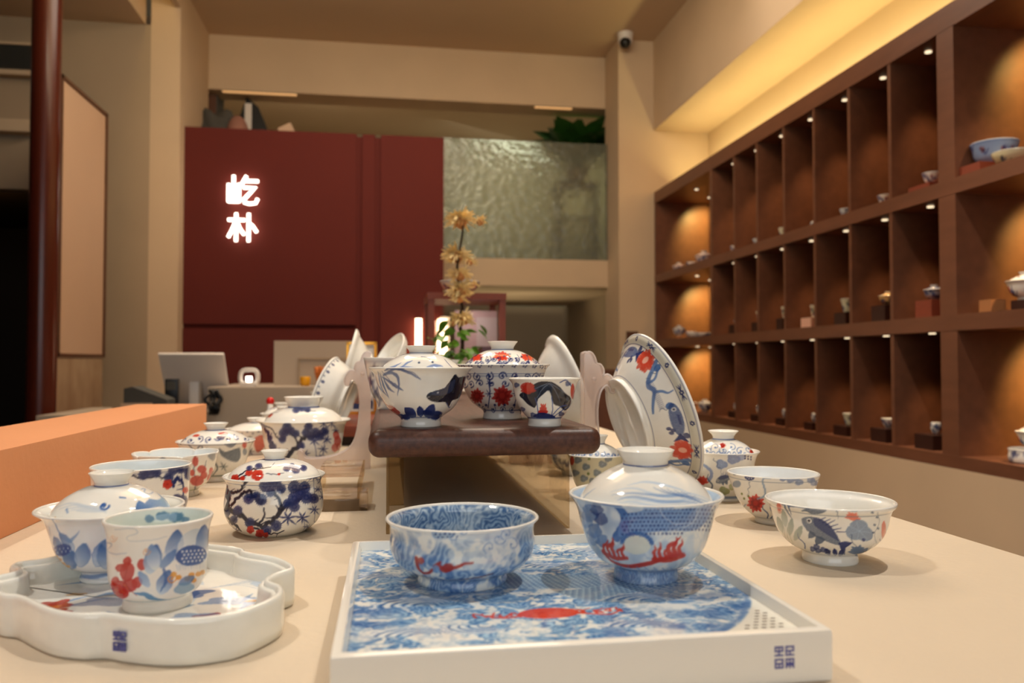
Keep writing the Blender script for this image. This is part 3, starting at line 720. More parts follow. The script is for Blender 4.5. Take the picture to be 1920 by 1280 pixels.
def seal(parent, cx, y, cz, sx, sz, rotz=0, off=(0, 0, 0)):
    """square blue seal stamp of two columns of angular characters, printed on a wall that faces the viewer"""
    bm = bmesh.new(); rn = random.Random(9); n = 11
    G = ["11111011111", "10101010001", "11111011111", "00100010100", "11111011111", "00000000000", "11111011111", "10001010101", "11111011111", "10101011111", "11111010101"]
    for r in range(n):
        for c in range(n):
            if G[r][c] == '1':
                x0 = -sx / 2 + sx * c / n; z1 = sz / 2 - sz * r / n
                bx(bm, x0, x0 + sx / n * 1.02, -.00012, .0006, z1 - sz / n * .92, z1)
    o = mobj('seal_mark', bm, M['seal'], parent); o.location = (cx, y, cz); o.rotation_euler = (0, 0, rotz); o['label'] = 'square blue seal stamp of old-style characters'
seal(TR, .0975, -hy, .0135, .0105, .0112)

# ---- wave bowl on the tray
def p_wave(W):
    H, Wd = W.cv.a.shape[:2]
    a = waves(H, Wd, Wd / 13, 12, deep=(.22, .38, .62), light=(.66, .76, .85), foamy=.85, lines=4.5)
    fade = (smooth(.72, .95, np.linspace(0, 1, H))[:, None] * .75 * np.ones(Wd))[..., None]
    W.cv.a = (a * (1 - fade) + np.array(GL) * fade).astype(np.float32)
    W.ring(.99, 5, GL, .95)
    W.st([(788, 1051), (790, 1065), (799, 1075), (812, 1074), (822, 1063), (831, 1058)], 9, 4, (.62, .17, .13), .92)
    W.st([(826, 1064), (838, 1072), (848, 1068), (860, 1066), (872, 1061), (886, 1060)], 10, 3, (.66, .20, .15), .9, mid=7)
    W.disc(843, 1067, 10, (.62, .16, .12), .9, 7); W.disc(796, 1055, 6, (.66, .2, .16), .8)
    W.disc(822, 1068, 6, (.45, .62, .80), .8)
    W.st([(798, 1080), (825, 1087), (860, 1087), (895, 1084), (920, 1078)], 5, 3, (.36, .12, .16), .9)
    for (x, y, r) in ((822, 1010, 9), (838, 1005, 8), (850, 1015, 9), (868, 1008, 8), (930, 1020, 16), (955, 1030, 14), (915, 1035, 12), (945, 1012, 12)):
        W.disc(x, y, r, (.88, .90, .90), .55); W.spiral(x, y, r, 1, 1.6, 40 * r, 1.0, MID)
    W.pl([(818, 1004), (848, 1000), (858, 1012), (838, 1020), (820, 1018)], (.50, .62, .74), .5, 3)
    for k in range(4):
        for j in range(5): W.disc(822 + j * 8 + (k % 2) * 4, 1002 + k * 5, 1.6, COB, .7)
mb = vessel('wave_bowl', .0479, .5172, .0198, 'low blue and white bowl painted with curling waves, standing on the square tray', 'bowl')
bowl('bowl_body', [(.575, 0), (.585, .06), (.57, .14), (.64, .20), (.80, .28), (.91, .44), (.945, .62), (.935, .80), (.945, .92), (1, 1)], .0493, .0405, 400, (867, 1110, 143), 14,
     p_wave, inner=lambda r, n: waves(r * 2, n * 2, n / 8, 77, deep=(.16, .30, .50), light=(.70, .78, .84), foamy=.35, lines=5).reshape(r, 2, n, 2, 3).mean((1, 3)), parent=mb, mirror=False)

# ---- dragon gaiwan on the tray
def p_dragon(W):
    H, Wd = W.cv.a.shape[:2]
    a = waves(H, Wd, Wd / 7, 5, deep=(.48, .62, .78), light=(.84, .88, .90), foamy=.8, lines=2.2)
    t = np.linspace(0, 1, H)[:, None, None]
    W.cv.a = (a * .62 + np.array(GL) * .38).astype(np.float32)
    low = smooth(.30, .12, t); W.cv.a = (W.cv.a * (1 - low * .75) + waves(H, Wd, Wd / 26, 8, deep=(.14, .26, .52), light=(.52, .66, .82), foamy=.25) * low * .75).astype(np.float32)
    for (x, y, r, c) in ((1112, 975, 17, BLU), (1126, 968, 12, COB), (1105, 990, 12, MID), (1120, 1005, 14, BLU), (1134, 985, 12, COB), (1118, 1020, 12, MID), (1135, 1022, 12, BLU)):
        W.pl([(x + r * (1 + .25 * math.sin(5 * t)) * math.cos(t), y + r * .9 * math.sin(t)) for t in np.linspace(0, 2 * PI, 14)[:-1]], c, .6, 2, tex=.3)
    W.st([(1137, 952), (1150, 958), (1165, 966), (1176, 982), (1172, 1000), (1160, 1016)], 4, 18, BLU, .85, 8, mid=16)
    body = [(1214, 951), (1250, 947), (1325, 942), (1327, 960), (1315, 985), (1292, 1000), (1262, 1001), (1238, 1003), (1215, 1006), (1190, 1010), (1165, 1014), (1168, 992), (1180, 976), (1205, 970)]
    W.pl(body, (.42, .56, .76), .85, 3, tex=.15)
    for r_ in range(9):
        for c_ in range(24):
            x = 1172 + c_ * 6.8 + (r_ % 2) * 3.4; y = 1010 - r_ * 6.6 - (x - 1172) * .05
            if y < 954 or (x < 1208 and y < 974) or y > 1016 - (x - 1165) * .10: continue
            W.disc(x, y, 1.9, COB, .8)
    W.st([(1262, 950), (1280, 960), (1300, 948), (1310, 956)], 7, 3, (.92, .92, .9), .9)
    W.st([(1225, 950), (1240, 975), (1262, 990), (1290, 985)], 1.6, 1, (.88, .9, .92), .8)
    W.disc(1196, 1026, 25, (.86, .86, .80), .9, 17)
    for k in range(13):
        t = R_(-170 + 160 * k / 12); W.disc(1196 + 26 * math.cos(t), 1026 + 18 * math.sin(t), 4, BLU, .75)
    W.flames(1136, 1042, 1178, 1050, 34, 5, 3); W.flames(1225, 1050, 1278, 1042, 34, 6, 4)
    W.st([(1136, 1040), (1150, 1056), (1180, 1064), (1215, 1058), (1250, 1046), (1276, 1040)], 9, 8, (.74, .20, .16), .9, mid=13)
    for k in range(9): W.st([(1150 + k * 15, 1064), (1158 + k * 15, 1070), (1170 + k * 15, 1064 + (k % 3) * 3)], 3, 1, MID, .6)
    for k in range(8): W.st([(1240 + k * 9, 1020 - k * 4), (1262 + k * 8, 1000 + k * 2), (1300, 985 - k * 6)], 2, 1, (.82, .86, .88), .7)
    W.ring(.985, 3, (.80, .86, .90), .9)
def p_dlid(W):
    for k in range(9):
        y = 905 + k * 5; W.st([(1150 + k * 4, y), (1190, y - 7 + (k % 3) * 4), (1240, y + 6 - (k % 2) * 6), (1290, y - 2), (1330 - k * 2, y + 6)], 1, 1, MID if k % 2 else PAL, .55, 6, mid=6)
    W.st([(1180, 893), (1215, 886), (1260, 894), (1300, 905)], 1, 1, PAL, .7, 6, mid=6)
    W.st([(1096, 925), (1100, 912), (1112, 902), (1122, 896)], 5, 1, MID, .6)
    for k in range(5): W.st([(1225 + k * 12, 896 + k), (1250 + k * 12, 905 + k * 2), (1290 + k * 8, 902 + k * 5)], 2, 1, BLU, .35, 5, mid=4)
nb = vessel('lidded_teacup', .1674, .5062, .0198, 'large flared lidded teacup with a blue dragon over red flames, standing on the square tray', 'teacup')
bowl('cup_body', GAI, .0503, .0541, 448, (1211, 1097, 144), 13, p_dragon, inner_base=(.70, .80, .90), parent=nb, mirror=False)
lid(nb, .0430, .0515, .0735, .0155, .0191, .0832, 320, (1211, 936, 122), 14, p_dlid)

# ---- bracket-lobed tray at the left
def lobed_tray():
    o = empty('lobed_tray', (-.152, .532, 0), 'lobed white porcelain tray with raised rim and painted red and blue flowers', 'tray')
    F = [(-.240, .562), (-.2475, .549), (-.240, .528), (-.224, .509), (-.2135, .5035), (-.206, .4965), (-.192, .481), (-.178, .4685), (-.163, .4615), (-.151, .4605),
         (-.138, .4535), (-.122, .4465), (-.106, .4435), (-.091, .4455), (-.077, .453), (-.064, .474), (-.0605, .489), (-.063, .503), (-.0715, .5165), (-.069, .530), (-.0605, .545), (-.066, .562)]
    Bk = [(-.077, .578), (-.092, .590), (-.1, .598), (-.104, .607), (-.118, .618), (-.134, .627), (-.148, .630), (-.160, .6265), (-.172, .628), (-.190, .630), (-.210, .622), (-.226, .608), (-.236, .596), (-.2475, .590), (-.249, .580), (-.242, .571)]
    P = catmull([(x + .152, y - .532) for x, y in F + Bk], 14, True); n = len(P)
    T = np.roll(P, -1, 0) - np.roll(P, 1, 0); T /= np.hypot(*T.T)[:, None]; Nn = np.stack([-T[:, 1], T[:, 0]], -1)      # inward (ccw outline)
    for _ in range(2): Nn = (np.roll(Nn, 1, 0) + Nn * 2 + np.roll(Nn, -1, 0)) / 4
    rings = []
    for off, z in ((.0030, .0), (.0006, .0015), (0, .006), (0, .0225), (.0006, .0245), (.0020, .0255), (.0036, .0250), (.0042, .0235), (.0046, .0222), (.0066, .0222), (.0076, .0214), (.0080, .0185), (.0088, .0105), (.0100, .0095)):
        q = P + Nn * off; rings.append(np.c_[q, np.full(n, z)])
    base = P + Nn * .0102
    nr = 100
    for i in range(1, nr + 1):
        t = 1 - i / (nr + .3); rings.append(np.c_[base * t, np.full(n, .0094)])
    A = np.array(rings); k = len(A)
    # paint the floor
    S = 640; cv = Cv(S, S); rn = random.Random(8); K = S / .22
    def w2(px, py): return ((px + .152) * K + S / 2, (py - .532) * K + S / 2)
    def wst(pts, w, w2_, col, al=.8, mid=None): cv.stroke(catmull([w2(*p) for p in pts], 8), w * K / 2000, w2_ * K / 2000, col, al, 1, None if mid is None else mid * K / 2000)
    def wbl(x, y, rx, ry, col, al=.9, lob=5, a=0, tex=.2):
        c = w2(x, y); cv.poly([(c[0] + rx * K * (1 + .22 * math.cos(lob * t)) * math.cos(t + a), c[1] + ry * K * (1 + .22 * math.cos(lob * t)) * math.sin(t + a)) for t in np.linspace(0, 2 * PI, 50)[:-1]], col, al, tex=tex)
    for i in range(34):
        a = rn.uniform(0, 2 * PI); r = rn.uniform(.02, .075); x, y = -.152 + r * math.cos(a), .532 + r * math.sin(a) * .95; d = a + PI / 2 + rn.uniform(-.5, .5); l = rn.uniform(.012, .03)
        wst([(x, y), (x + l * .5 * math.cos(d), y + l * .5 * math.sin(d) + .003), (x + l * math.cos(d), y + l * math.sin(d))], .4, .3, (BLU, MID, (.30, .45, .62), PAL)[i % 4], .65, mid=rn.uniform(3, 8))
    for (x, y, rx, ry) in ((-.092, .489, .018, .013), (-.105, .497, .010, .008), (-.120, .470, .011, .006), (-.080, .500, .008, .006), (-.104, .483, .010, .008), (-.205, .535, .010, .013), (-.198, .522, .008, .007), (-.182, .508, .014, .007), (-.168, .506, .009, .006), (-.150, .575, .012, .009)):
        wbl(x, y, rx, ry, (.66, .15, .10), .95)
        for k_ in range(7): wst([(x - rx * .5 + k_ * rx * .16, y - ry * .3), (x - rx * .5 + k_ * rx * .16, y + ry * .1)], 1.2, .8, ORA, .8)
    for (x, y, rx, ry, c_) in ((-.132, .476, .012, .006, ORA), (-.085, .528, .005, .003, ORA), (-.168, .552, .004, .003, ORA), (-.20, .56, .006, .003, ORA), (-.15, .485, .012, .008, BLU), (-.115, .50, .014, .008, MID), (-.10, .53, .016, .008, MID), (-.175, .54, .018, .010, (.40, .42, .55)), (-.13, .55, .016, .01, BLU), (-.17, .49, .01, .005, MID)):
        wbl(x, y, rx, ry, c_, .75, 4, .5, .4)
    for k_ in range(9): wst([(-.12 + k_ * .004, .56 + k_ * .003), (-.10 + k_ * .003, .566 + k_ * .002), (-.08, .55 + k_ * .004)], .8, .5, MID, .5)
    C = np.empty((k, n, 3), np.float32); C[:] = (.92, .92, .885)
    fl = A[14:, :, :2]; u = np.clip(fl[..., 0] * K + S / 2, 0, S - 1).astype(int); v = np.clip(fl[..., 1] * K + S / 2, 0, S - 1).astype(int)
    b = cv.a.copy(); b[1:-1, 1:-1] = (b[1:-1, 1:-1] * 2 + b[:-2, 1:-1] + b[2:, 1:-1] + b[1:-1, :-2] + b[1:-1, 2:]) / 6
    C[14:] = b[v, u]
    co = A.reshape(-1, 3); faces = []
    i = np.arange(k - 1)[:, None]; j = np.arange(n)[None]; jn = (j + 1) % n
    q = np.stack([i * n + j, i * n + jn, (i + 1) * n + jn, (i + 1) * n + j], -1).reshape(-1, 4).tolist()
    q.append([(k - 1) * n + t for t in range(n)]); q.append([t for t in range(n)][::-1])
    me = bpy.data.meshes.new('tray_body'); me.from_pydata(co.tolist(), [], q); me.polygons.foreach_set('use_smooth', [True] * len(q)); me.update()
    me.set_sharp_from_angle(angle=R_(60))
    at = me.color_attributes.new('paint', 'FLOAT_COLOR', 'POINT'); c4 = np.ones((len(co), 4), np.float32); c4[:, :3] = lin(np.clip(C, 0, 1).reshape(-1, 3)); at.data.foreach_set('color', c4.ravel())
    me.materials.append(M['paint']); ob = bpy.data.objects.new('tray_body', me); link(ob, o)
    seal(o, .0118, -.0793, .0125, .0080, .0105, R_(-24))
    return o
lobed_tray()

# ---- cup in front of it
def p_cupA(W):
    for (x, y, rx, ry) in ((246, 1070, 12, 17), (236, 1062, 10, 7), (246, 1052, 7, 8), (270, 1060, 8, 10), (231, 1098, 17, 15), (250, 1094, 13, 12), (238, 1108, 11, 8), (262, 1090, 9, 10), (226, 1084, 7, 8)):
        W.disc(x, y, rx, (.72, .20, .18), .82, ry)
    for (x, y) in ((226, 1098), (236, 1102), (246, 1098), (240, 1092), (230, 1106)): W.st([(x, y), (x + 5, y + 3)], 2, 1, ORA, .6)
    W.petal(282, 1078, 52, -78, .26, BLU, (.80, .86, .9)); W.petal(292, 1072, 46, -100, .22, MID, (.9, .92, .93))
    W.petal(318, 1062, 58, -80, .24, BLU, (.92, .92, .92)); W.petal(338, 1060, 60, -64, .34, (.70, .78, .84), (.93, .92, .9), .7, ed=PAL)
    W.petal(372, 1060, 62, -88, .22, BLU, (.9, .92, .92)); W.petal(300, 1115, 44, -70, .28, BLU, (.8, .86, .9))
    W.st([(305, 1072), (310, 1090), (300, 1110)], 5, 2, BLU, .7, mid=8)
    W.disc(352, 1052, 28, (.18, .30, .56), .88, 18)
    for k in range(4):
        for j in range(6): W.disc(336 + j * 7 + (k % 2) * 3, 1044 + k * 6, 2, (.86, .88, .9), .9)
    for k in range(16): W.st([(326 + k * 3.3, 1066), (328 + k * 3.1, 1076)], 1.2, .6, MID, .6)
    for (x, y) in ((322, 1082), (330, 1088), (345, 1092), (356, 1096), (364, 1086), (352, 1086), (372, 1084)): W.disc(x, y, 5.5, (.87, .60, .24), .85, 4.5)
    W.spiral(318, 1088, 9, 1, 2, 0, 1.2, ORA); W.petal(300, 1070, 40, -50, .18, BLU, MID, .7); W.petal(330, 1100, 30, -20, .25, BLU, MID, .7); W.petal(282, 1100, 34, -120, .2, MID, PAL, .8)
    for k in range(9): W.st([(300 + k * 3, 1066 - k * 2), (304 + k * 3, 1046 - k * 2), (312 + k * 3, 1030 - k)], .9, .5, MID, .5)
    W.st([(242, 1086), (250, 1100), (262, 1112)], 3, 2, DRED, .5); W.st([(250, 1050), (244, 1072), (240, 1096)], 2, 1, DRED, .4)
    W.pl([(322, 1108), (334, 1098), (350, 1100), (358, 1110), (342, 1118), (328, 1116)], (.42, .60, .74), .75, 4, tex=.3)
    W.st([(258, 1108), (275, 1112), (292, 1122), (318, 1126)], 3, 1, (.30, .50, .68), .85, 6, mid=13)
    W.st([(225, 996), (255, 998), (262, 1006), (246, 1010), (250, 1018), (285, 1020), (310, 1016)], 2, 1.4, (.66, .72, .78), .6, 6)
    W.st([(205, 1015), (220, 1020), (212, 1030), (225, 1038), (245, 1038)], 3, 1.4, (.55, .62, .72), .55, 6)
    for (x, y) in ((222, 1010), (277, 1038)): W.spiral(x, y, 7, 1, 1.2, 0, 1.6, (.85, .62, .45))
    W.ring(.155, 4, (.55, .66, .70), .7)
def in_A(r, n):
    a = np.empty((r, n, 3), np.float32); a[:] = (.86, .89, .86)
    gy, gx = np.mgrid[0:r, 0:n]; f = fbm(r, n, 9, 3, 3)
    for (u, v, ru, rv, c) in ((.94, 9, .035, 6, (.30, .48, .62)), (.99, 8, .03, 6, (.36, .52, .64)), (.90, 12, .02, 4, (.42, .56, .68)), (.03, 10, .02, 6, (.42, .56, .68))):
        du = np.abs(gx / n - u); du = np.minimum(du, 1 - du); m = smooth(1.15, .7, np.hypot(du / ru, (gy - v) / rv) + (f - .5) * .9)[..., None] * .85
        a = a * (1 - m) + np.array(c) * m
    return a
ca = vessel('teacup', -.1414, .5292, .0094, 'small open teacup with red flowers and blue lotus, front of the lobed tray', 'teacup')
bowl('cup_body', [(.63, 0), (.64, .03), (.625, .09), (.66, .135), (.78, .20), (.875, .35), (.905, .55), (.915, .78), (.945, .90), (1, 1)], .0320, .0538, 400, (296, 1148, 96), 13, p_cupA, inner=in_A, parent=ca, mirror=True)

# ---- gaiwan behind it
def p_gaiB(W):
    W.cv.a[:] = np.array((.90, .91, .91)); 
    for (x, y, l, a, w_) in ((150, 1060, 42, -110, .24), (160, 1058, 40, -80, .30), (185, 1060, 52, -62, .30), (200, 1066, 44, -100, .2), (215, 1062, 50, -75, .26), (150, 1030, 40, -125, .16), (128, 1030, 30, -110, .2), (240, 1060, 50, -60, .25), (262, 1050, 40, -80, .25)): W.petal(x, y, l, a, w_, BLU, (.78, .84, .9), .85, ed=MID)
    W.st([(118, 975), (128, 998), (142, 1012), (150, 1008), (158, 998)], 3, 1, MID, .7, 6, mid=9)
    W.st([(110, 985), (112, 1005), (118, 1025)], 5, 2, PAL, .6)
    W.disc(130, 1026, 16, (.20, .28, .55), .85, 10)
    for k in range(8): W.disc(120 + k * 3.4, 1024 + (k % 2) * 5, 1.4, PAL, .9)
    for (x, y) in ((124, 1042), (130, 1050), (138, 1056), (118, 1036), (142, 1062)): W.disc(x, y, 6, (.87, .64, .34), .85, 4)
    W.st([(140, 1068), (175, 1076), (215, 1072), (245, 1060)], 5, 4, BLU, .6, 6, mid=9)
    W.st([(104, 970), (103, 990), (110, 1010)], 3, 1, PAL, .6); W.ring(.17, 3, (.72, .78, .84), .5)
def p_lidB(W):
    for k in range(5): W.st([(118 + k * 10, 925 + k * 3), (145 + k * 8, 920 + k * 5), (175 + k * 6, 930 + k * 3), (205, 934 + k * 3)], 2, 1, (.74, .79, .84), .55, 6, mid=5)
    W.spiral(200, 932, 9, 1, 4, 0, .8, BLU); W.st([(226, 918), (236, 919)], 5, 4, BLU, .7)
    W.pl([(252, 940), (258, 925), (268, 931), (276, 922), (290, 924), (298, 918), (290, 908), (303, 914), (312, 930), (318, 944), (296, 938), (276, 942), (262, 952)], (.16, .34, .62), .85, 2, col2=(.62, .76, .86), d=(1, .2), tex=.2)
    W.st([(262, 902), (270, 900), (268, 908), (278, 912), (284, 906)], 2, 1.4, MID, .8)
    W.st([(118, 952), (122, 944)], 7, 5, (.88, .62, .3), .8); W.st([(140, 930), (143, 938)], 4, 3, MID, .7); W.st([(255, 920), (262, 918)], 5, 3, (.9, .75, .62), .5)
    W.ring(.985, 3, (.70, .76, .84), .8)
gb = vessel('lidded_teacup', -.1928, .6020, .0094, 'flared lidded teacup with blue lotus petals, back of the lobed tray', 'teacup')
bowl('cup_body', [(.40, 0), (.405, .03), (.375, .10), (.40, .15), (.57, .23), (.70, .40), (.775, .62), (.84, .84), (.90, .93), (1, 1)], .0483, .0490, 320, (207, 1092, 128), 13, p_gaiB, inner_base=(.92, .92, .89), parent=gb, mirror=False)
lid(gb, .0385, .0470, .0645, .0118, .0150, .0735, 300, (212, 958, 104), 14, p_lidB)

# ---- pine and bamboo jar
def p_jarC(W):
    P = [(499, 918, 11), (515, 915, 12), (526, 924, 9), (471, 938, 10), (492, 941, 11), (484, 934, 8), (549, 922, 12), (567, 922, 11), (549, 941, 12), (570, 940, 12), (584, 942, 10), (538, 950, 9), (549, 956, 10), (445, 972, 8), (473, 979, 9), (518, 987, 10), (502, 994, 9), (452, 957, 9), (560, 932, 10), (430, 960, 8), (508, 930, 8)]
    W.branch([(428, 912), (434, 935), (432, 955), (440, 975), (452, 988)], 12, 7, INK, 1)
    W.branch([(434, 953), (460, 968), (486, 985), (507, 983), (523, 962), (544, 949), (560, 940)], 10, 5, INK, 2)
    W.branch([(512, 925), (520, 940), (526, 955), (520, 968)], 4, 7, INK, 3)
    W.branch([(429, 920), (450, 926), (460, 915), (468, 907)], 6, 3, INK, 4)
    W.branch([(440, 945), (455, 932), (470, 925), (482, 938), (492, 948)], 6, 4, INK, 5)
    W.branch([(486, 985), (498, 970), (496, 955)], 4, 2, INK, 6); W.branch([(482, 990), (505, 1000), (530, 998)], 5, 3, INK, 7)
    for i, p in enumerate(P): W.pine(p[0], p[1], p[2])
    for (x, y, r) in ((583, 903, 13), (598, 908, 11), (601, 938, 9), (538, 975, 17), (563, 975, 15), (585, 962, 12), (574, 992, 9), (447, 991, 9), (592, 925, 9)): W.bamboo(x, y, r)
    for P_ in ([(584, 1000), (586, 960), (583, 905)], [(598, 985), (600, 940), (599, 908)], [(560, 1003), (563, 975)]): W.st(P_, 1.6, 1, COB, .8)
    W.plum(474, 991, 7); W.plum(490, 999, 8, (.70, .16, .13)); W.plum(500, 1002, 5)
    W.ring(.93, 2, (.35, .42, .58), .7)
def p_lidC(W):
    W.branch([(436, 893), (455, 876), (478, 868), (500, 866), (530, 862)], 6, 2, INK, 8); W.branch([(448, 888), (462, 880), (480, 872)], 5, 3, INK, 9)
    W.plum(445, 882, 8); W.plum(470, 874, 7); W.plum(485, 880, 11); W.plum(459, 884, 5)
    for p in ((536, 869, 7), (552, 872, 8), (545, 864, 6), (566, 868, 7), (486, 862, 7), (470, 865, 6)): W.pine(*p)
    W.branch([(500, 878), (518, 880), (530, 878)], 1.6, 1, INK, 10); W.plum(522, 880, 2.5); W.ring(.985, 2, IND, .8)
jc = vessel('lidded_jar', -.1064, .7862, 0, 'squat lidded jar with dark blue pine and bamboo, alone before the clear acrylic box', 'jar')
bowl('jar_body', [(.57, 0), (.60, .012), (.70, .06), (.85, .18), (.945, .36), (.965, .52), (.945, .70), (.915, .84), (.93, .92), (1, 1)], .0471, .0535, 360, (514, 1007, 93), 12, p_jarC, parent=jc, foot=False, mirror=True)
lid(jc, .0420, .0535, .0685, .0098, .0128, .0768, 300, (514, 893, 84), 12, p_lidC, rel=[(1, 0), (.96, .18), (.86, .44), (.70, .70), (.52, .88), (.36, .97), (.233, 1)])

# ---- pine cup
def p_cupD(W):
    W.branch([(247, 896), (268, 903), (290, 900), (301, 904), (312, 898)], 3, 2, INK, 1); W.branch([(316, 916), (324, 905), (334, 912), (337, 930), (330, 950)], 7, 5, COB, 2)
    for p in ((268, 897, 9), (277, 893, 10), (289, 894, 9), (317, 891, 9), (330, 889, 8), (310, 903, 9), (343, 890, 9), (345, 900, 8), (335, 944, 10), (325, 940, 8), (345, 950, 9)): W.pine(*p)
    W.plum(308, 915, 9); W.plum(340, 926, 6); W.ring(.955, 2, IND, .7)
    for p in ((215, 905, 9), (200, 925, 10), (230, 930, 9)): W.pine(*p)
dc = vessel('tall_teacup', -.2479, .8626, 0, 'straight-sided open cup with blue pine clusters, behind the lobed tray', 'teacup')
bowl('cup_body', [(.62, 0), (.70, .02), (.85, .12), (.93, .30), (.955, .55), (.97, .8), (.985, .95), (1, 1)], .0475, .0556, 256, (264, 985, 88), 10, p_cupD, inner_base=(.88, .91, .92), parent=dc, foot=False)

# ---- scalloped bowl
def mod_scal(R, Z, ang):
    Rm = R.max(); k = np.clip((Z / Z.max() - .35) / .65, 0, 1); s = np.abs(np.cos(2.5 * (ang + .5)))
    return R * (1 - .10 * k * (1 - s ** .5)), Z - .0035 * k * (1 - s ** .35)
def p_scalE(W):
    W.branch([(362, 925), (364, 905), (360, 885), (363, 862)], 2.4, 1.4, SLA, 1); W.branch([(366, 905), (376, 890), (382, 872)], 2, 1, SLA, 2)
    for (x, y, rx, ry) in ((363, 872, 5, 9), (374, 886, 8, 7), (378, 896, 6, 7), (366, 906, 12, 9), (358, 892, 4, 6), (392, 890, 5, 8), (388, 902, 4, 8)): W.disc(x, y, rx, (.74, .24, .20), .85, ry)
    W.pl([(384, 862), (392, 856), (400, 858), (396, 870), (388, 868)], SLA, .6, 3, tex=.3); W.pl([(300, 870), (310, 862), (316, 876)], SLA, .6, 3)
    W.disc(320, 895, 10, (.74, .24, .20), .8, 8); W.ring(.16, 3, GRN, .6)
eb = vessel('scalloped_bowl', -.2529, 1.0182, 0, 'scalloped-rim open bowl with red blossoms, third back from the lobed tray', 'bowl')
bowl('bowl_body', [(.52, 0), (.52, .05), (.50, .12), (.56, .18), (.72, .30), (.85, .52), (.92, .76), (1, 1)], .0500, .0515, 240, (330, 936, 78), 10, p_scalE, inner_base=(.89, .91, .91), parent=eb, mod=mod_scal)

# ---- grey-leaf gaiwans further back
def p_gaiF(W):
    W.pl([(418, 832), (430, 828), (443, 830), (438, 841), (428, 845), (420, 840)], SLA, .8, 3, tex=.3); W.pl([(410, 845), (420, 852), (436, 848), (446, 846), (447, 862), (440, 870), (425, 866), (412, 856)], (.25, .30, .36), .85, 3, tex=.3)
    W.disc(454, 840, 4, REDc, .9, 6); W.disc(455, 852, 4, SLA, .6, 6); W.st([(402, 870), (408, 880), (400, 892)], 4, 2, (.2, .26, .3), .8); W.bamboo(418, 878, 9, 6, (.22, .28, .30))
    W.spiral(380, 845, 9, 1, 2, 0, 1.2, SLA); W.st([(360, 838), (368, 850), (364, 866)], 4, 1, SLA, .7); W.disc(388, 872, 7, SLA, .7); W.ring(.17, 4, (.35, .42, .36), .7); W.ring(.97, 2, IND, .5)
    for k in range(10): W.disc(345 + k * 13, 834, 1.6, SLA, .7)
def p_lidF(W):
    for k in range(9): W.spiral(345 + k * 16, 815 + (k % 2) * 3, 7, 1 if k % 2 else -1, 2.0, 40 * k, .9, COB)
    W.disc(417, 808, 9, REDc, .9, 3.5); W.disc(413, 816, 7, IND, .8, 4); W.disc(370, 809, 6, REDc, .8, 3); W.ring(.985, 3, IND, .8)
gf = vessel('lidded_teacup', -.2335, 1.1464, 0, 'lidded teacup with grey leaves and scroll-painted lid, beyond the scalloped bowl', 'teacup')
bowl('cup_body', [(.52, 0), (.52, .05), (.50, .12), (.56, .18), (.70, .32), (.80, .55), (.88, .80), (.94, .93), (1, 1)], .0519, .0530, 200, (404, 905, 71), 9, p_gaiF, parent=gf)
lid(gf, .0455, .0520, .0680, .0125, .0165, .0775, 200, (404, 829, 63), 9, p_lidF)
def p_gaiG(W):
    W.pl([(478, 832), (492, 826), (500, 828), (498, 845), (486, 856), (479, 852)], (.78, .30, .22), .85, 3, tex=.2); W.disc(469, 834, 5, (.25, .28, .25), .8, 6); W.disc(455, 846, 6, (.25, .3, .3), .8)
    for k in range(12): W.disc(425 + k * 10, 820 + (k % 2) * 3, 2, SLA, .7)
    W.bamboo(470, 855, 9, 6, INK)
gg = vessel('lidded_teacup', -.2313, 1.4717, 0, 'lidded teacup with one big red bloom, half behind the grey-leaf lidded teacup', 'teacup')
bowl('cup_body', [(.60, 0), (.60, .05), (.60, .12), (.68, .18), (.80, .32), (.88, .55), (.93, .80), (.96, .93), (1, 1)], .0541, .0430, 160, (480, 862, 60), 9, p_gaiG, parent=gg)
lid(gg, .048, .0420, .054, .0125, .0165, .0625, 120, (480, 815, 52), 9, None)

# ---- large pine gaiwan
def p_gaiH(W):
    W.branch([(497, 797), (505, 812), (512, 828), (514, 846)], 9, 6, COB, 1); W.branch([(502, 800), (515, 808), (523, 822), (535, 828)], 3, 2, INK, 2)
    W.branch([(540, 860), (556, 842), (566, 828), (585, 821), (600, 818)], 9, 3, INK, 3); W.branch([(545, 815), (555, 825), (562, 836)], 3, 3, INK, 4)
    for p in ((541, 806, 9), (535, 815, 9), (533, 826, 7), (547, 812, 8), (556, 817, 7), (565, 838, 7), (578, 806, 8), (574, 816, 8), (590, 817, 10), (606, 814, 8), (598, 822, 8), (582, 822, 8), (516, 838, 7)): W.pine(*p)
    for (x, y, r) in ((604, 801, 10), (618, 800, 10), (588, 830, 11), (610, 828, 10), (604, 845, 10), (572, 853, 11), (600, 858, 9), (520, 860, 8), (626, 812, 7)): W.bamboo(x, y, r)
    W.st([(590, 865), (588, 830)], 1.4, 1, COB); W.st([(606, 862), (604, 845), (612, 820)], 1.4, 1, COB)
    for (x, y, r) in ((627, 820, 6), (630, 830, 7), (625, 842, 6), (632, 840, 5)): W.disc(x, y, r, (.70, .26, .22), .75, r * 1.3)
def p_lidH(W):
    for p in ((556, 766, 7), (566, 763, 7), (576, 766, 6)): W.pine(*p)
    W.plum(510, 772, 5); W.branch([(503, 778), (515, 770), (530, 766)], 2, 1, INK, 1); W.branch([(570, 768), (590, 769)], 2, 1, INK, 2); W.ring(.985, 2, IND, .8)
gh = vessel('lidded_teacup', -.1346, 1.3266, 0, 'big wide lidded teacup with dark blue pines on white, behind the squat jar', 'teacup')
bowl('cup_body', [(.56, 0), (.575, .03), (.60, .09), (.70, .16), (.79, .32), (.835, .55), (.86, .76), (.905, .92), (1, 1)], .0745, .0680, 300, (569, 872, 86), 8, p_gaiH, parent=gh)
